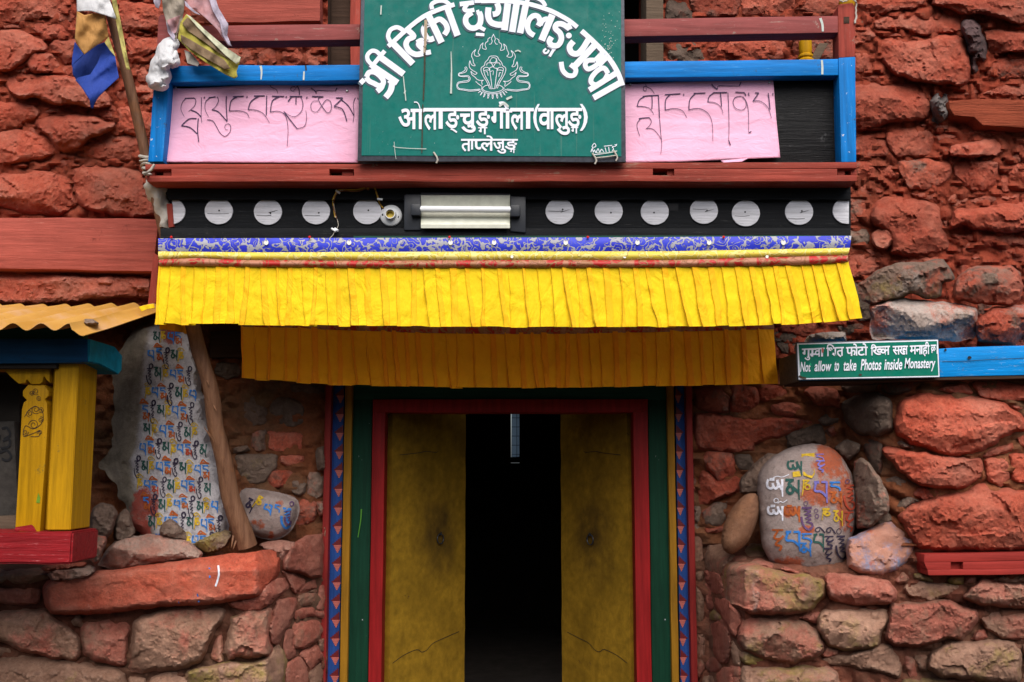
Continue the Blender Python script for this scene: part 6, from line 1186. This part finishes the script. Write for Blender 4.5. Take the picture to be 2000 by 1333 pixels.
s.build('mantra_letters', PM, T1)
# round boulder on the right ledge
T2 = thing('mani_stone', 'large rounded whitewashed boulder painted with four rows of Tibetan letters', 'carved stone', W(1575, 1120, 4.55), 'carved mani stones')
v, f = rock(parse('455,340 480,270 560,215 640,185 740,172 810,195 870,255 912,340 927,420 925,560 900,640 885,720 850,785 770,818 700,818 600,792 520,752 485,690 468,620 462,500 452,420', RR), lambda a, c: 4.60, .15, 601, .25, .25, 0, (), 2.6, .12, False)
o = mk('boulder', v, f, 'mani2', T2, 180); 
attrs(o, lambda px, py: .75 * smoothstep(18, 60, abs(px - 1578) - 30 + 0) * 0, lambda px, py: blob(px, py, (1622, 900, 36, 46), (1600, 965, 44, 28), (1540, 1100, 34, 18), (1650, 980, 22, 64), (1545, 1000, 20, 14), (1575, 1035, 20, 12)) * .72)
CM = (1480, 860, 4.938); s = Strokes(on_mesh(o), CM, .003)
for key, x, y, wd, ht, m in (('a', 290, 205, 140, 150, 1), ('a', 95, 380, 155, 175, 0), ('cap', 150, 330, 150, 40, 0), ('ma', 265, 382, 150, 195, 1), ('ni', 420, 385, 100, 150, 2), ('pa', 540, 400, 140, 205, 8), ('da', 690, 405, 110, 90, 3), ('ma', 690, 500, 125, 150, 4), ('hum', 820, 430, 115, 240, 5), ('o', 835, 378, 45, 40, 7), ('a', 105, 635, 145, 150, 0), ('o', 155, 560, 50, 45, 0), ('cap', 195, 570, 90, 45, 0), ('a', 260, 635, 150, 165, 4), ('hum', 412, 645, 125, 220, 7), ('o', 440, 588, 45, 42, 7), ('o', 540, 660, 40, 40, 7), ('o', 548, 712, 40, 42, 7), ('ni', 610, 660, 100, 110, 2), ('ma', 720, 680, 100, 150, 2), ('na', 830, 690, 95, 190, 5), ('na', 140, 858, 120, 205, 4), ('pa', 270, 880, 150, 190, 3), ('da', 420, 900, 110, 100, 3), ('ma', 408, 990, 115, 130, 3), ('pa', 535, 905, 110, 170, 1), ('i', 555, 840, 90, 55, 6), ('na', 640, 925, 95, 110, 6), ('na', 632, 1040, 90, 130, 6), ('i', 660, 838, 85, 65, 6), ('hum', 745, 920, 105, 225, 6), ('o', 752, 850, 50, 55, 6), ('da', 560, 140, 80, 60, 8), ('na', 560, 200, 90, 110, 8)): gl(s, key, x, y, wd, ht, m, .145)
s.tf = CM; s.poly([(420, 140), (545, 130), (545, 330), (520, 370), (440, 340)], 2); s.poly([(335, 310), (400, 300), (415, 350), (340, 360)], 2)
s.build('mantra_letters', PM, T2)
# small pink one by the pole foot
T3 = thing('mani_stone', 'small pinkish cobble with faded painted letters by the pole foot', 'carved stone', W(535, 1055, 4.75), 'carved mani stones')
v, f = rock([(468, 962), (486, 953), (528, 960), (560, 966), (580, 975), (585, 990), (582, 1008), (572, 1030), (556, 1048), (534, 1056), (512, 1052), (480, 1040), (462, 1010)], lambda a, c: 4.80, .10, 701, .3, .25, 1, (), 2.8, .1, False)
o = mk('boulder', v, f, 'mani2', T3, 180); attrs(o, lambda a, c: 0, lambda px, py: blob(px, py, (505, 1022, 20, 14), (530, 1046, 9, 16), (545, 985, 10, 10)) * .6)
s = Strokes(on_mesh(o), (0, 0, 1), .003)
for key, x, y, wd, ht, m, ro in (('ma', 487, 973, 17, 26, 6, .5), ('ni', 505, 968, 14, 26, 2, .5), ('pa', 517, 985, 17, 20, 3, .2), ('da', 537, 986, 13, 14, 3, .2), ('hum', 551, 992, 20, 38, 3, .15), ('o', 565, 981, 8, 8, 7, 0), ('hum', 556, 998, 14, 26, 7, .1)): gl(s, key, x, y, wd, ht, m, .19, ro)
s.build('mantra_letters', PM, T3)

# ================================================================ LOOSE STONES
GRP = 'loose stones lying on the ledges'
def loose(label, poly, Y, mat, col, T=None, name='loose_stone', **k):
    DD = Y if callable(Y) else (lambda a, c: Y)
    o = stone(poly, DD, mat, col, None, name, T=T, **k); tag(o, label, 'stone', GRP); return o
Dt = lambda px, py: 4.60 - .0005 * (py - 1040)
loose('long pink block forming the top of the left ledge, with blue and white paint ticks', [(86, 1146), (98, 1134), (190, 1117), (250, 1111), (320, 1100), (430, 1086), (520, 1076), (546, 1084), (541, 1122), (508, 1166), (430, 1178), (330, 1184), (180, 1199), (106, 1200), (92, 1182)], lambda px, py: lerpx(px, [80, 500, 548], [4.40, 4.40, 4.6]), 'stone', (.76, 1.3, .1, .3), .10, facets=0, round_=.12, q=8, planes=((0, -1, .42, 1.5), (1, 0, .80, 2.0)), top=False, rough=.5)
SLAB = S.collection.objects[-1]
s = Strokes(on_mesh(SLAB), (320, 1040, 4.55), .003)
for p, wd_, m in (([(405, 318), (410, 405)], 12, 0), ([(300, 545), (312, 615)], 12, 0), ([(485, 300), (490, 380), (462, 480)], 16, 1), ([(132, 612), (134, 626)], 8, 0)): s.line(p, wd_, m)
each(s.mb, 'paint_tick', ['p_blue', 'p_white'], SLAB)
loose('flat pinkish rock lying on the left ledge in front of the carved slab', parse('105,1305 200,1170 300,1040 420,1000 520,1010 640,990 800,1000 1020,1050 1120,1110 1190,1180 1180,1240 1000,1260 800,1285 560,1330 350,1345 230,1320', L4), 4.50, 'pinkish', (.55, 1.25, 0, .25), .10, planes=((0, -1, -.1, .6),))
loose('grey rock with a bright yellow paint patch, beside the splintered pole foot', parse('1080,1080 1160,1040 1300,970 1430,920 1510,950 1500,1010 1440,1110 1320,1170 1200,1180 1120,1110', L4), 4.56, 'stone', (.02, 1.1, .62, .2), .08)
loose('small brown pointed rock propped against the carved slab', parse('760,930 800,850 870,820 960,880 1030,960 1030,1050 900,1030 760,990', L4), 4.50, 'stone', (.1, 1.1, .1, .1), .06)
loose('dark rounded cobble beside the red shrine base', parse('30,800 60,700 150,660 270,690 310,760 290,900 200,1040 100,1040 40,980', L4), 4.45, 'stone', (.25, .75, .05, .1), .12, facets=1)
loose('ochre grey cobble between the dark cobble and the carved slab', parse('275,880 330,790 400,710 450,760 500,950 440,1060 280,1060', L4), 4.55, 'stone', (.12, .95, .3, .1), .1, facets=1)
loose('small rock daubed red in front of the dark cobble', parse('20,1230 30,1090 90,990 200,1000 210,1050 150,1230 90,1300', L4), 4.32, 'stone', (.50, 1.05, 0, .3), .07)
loose('flat pale pink cobble on the lower end of the long pink block', parse('485,215 560,180 800,155 920,120 985,150 980,200 900,250 700,292 540,285', L1), 4.35, 'pinkish', (.55, 1.15, .05, .3), .07, facets=1)
loose('thin reddish stone flake lying on the pale pink cobble', parse('430,160 480,130 740,110 880,100 890,125 800,158 560,188 440,182', L1), 4.33, 'stone', (.66, 1.1, .35, .35), .03, facets=1)
loose('pinkish stone chunk at the end of the long pink block behind the pole foot', parse('850,110 930,85 1060,70 1170,90 1155,220 1050,272 980,200 900,160', L2), 4.66, 'pinkish', (.6, .95, 0, .2), .08)
loose('smooth orange egg shaped cobble leaning beside the painted boulder', parse('270,640 290,540 350,450 400,412 450,415 457,480 442,560 402,650 332,708 288,692', RR), 4.58, 'egg', (0, 1.0, .1, .0), .11, facets=0, q=2.2, rough=.25, top=False, round_=.25)
loose('angular pinkish stone with a faded blue patch leaning on the painted boulder', parse('885,680 898,630 980,600 1050,560 1110,508 1162,545 1228,600 1227,660 1190,740 1130,792 1060,818 960,808 888,772', RR), 4.50, 'pinkblue', (0, 1, 0, 0), .09, facets=2, rough=.55, q=7, round_=.08)
loose('brown and red striped stone with a mossy end, beside the yellow valance', parse('170,1140 350,1010 480,960 600,950 760,945 890,925 940,970 990,1090 890,1120 870,1240 760,1255 620,1215 440,1275 300,1320 200,1280', UR2), 4.42, 'stone', (.42, .85, .42, .42), .13, q=7.5, round_=.07, facets=8, planes=((-1, 0, .0, .9),))
loose('grey brown stone stained red, next to the striped mossy stone', parse('1000,1100 1120,1000 1300,985 1480,980 1560,1040 1590,1150 1560,1270 1480,1320 1250,1305 1050,1285 990,1250', UR2), 4.42, 'stone', (.58, .95, .05, .35), .13, q=7.5, round_=.07, facets=8)
loose('large grey white block half daubed red above the small sign', parse('800,150 900,130 940,100 1060,95 1350,120 1560,140 1625,170 1620,300 1600,400 1450,425 1300,420 1140,412 830,410 808,300', R3), 4.42, 'stone', (.56, 1.35, .1, .68), .13, q=7.5, round_=.07, facets=8, planes=((-.85, .5, .1, 1.3),))
loose('rounded red and grey stone sitting on the far end of the blue beam', parse('1620,280 1760,160 1940,150 2100,160 2100,430 1800,455 1640,435', R3), 4.42, 'stone', (.62, 1.0, .05, .45), .13, q=7.5, round_=.07, facets=8)
loose('small pale grey stone lying on top of the small green sign', parse('290,436 330,380 440,355 600,350 612,412 606,428', R3), 4.38, 'stone', (0, 1.25, .05, .62), .06)
loose('small grey pebble on the ochre tin roof', parse('895,285 930,250 1000,243 1072,290 1030,305 910,325', (0, 580, 5.553)), 3.72, 'stone', (.1, 1.2, 0, .5), .03, 'loose_stone', facets=3)
loose('tiny grey chip beside the pebble on the tin roof', parse('778,352 800,328 850,322 845,345 790,360', (0, 580, 5.553)), 3.66, 'stone', (.1, .9, 0, .3), .012, 'loose_stone', facets=2)
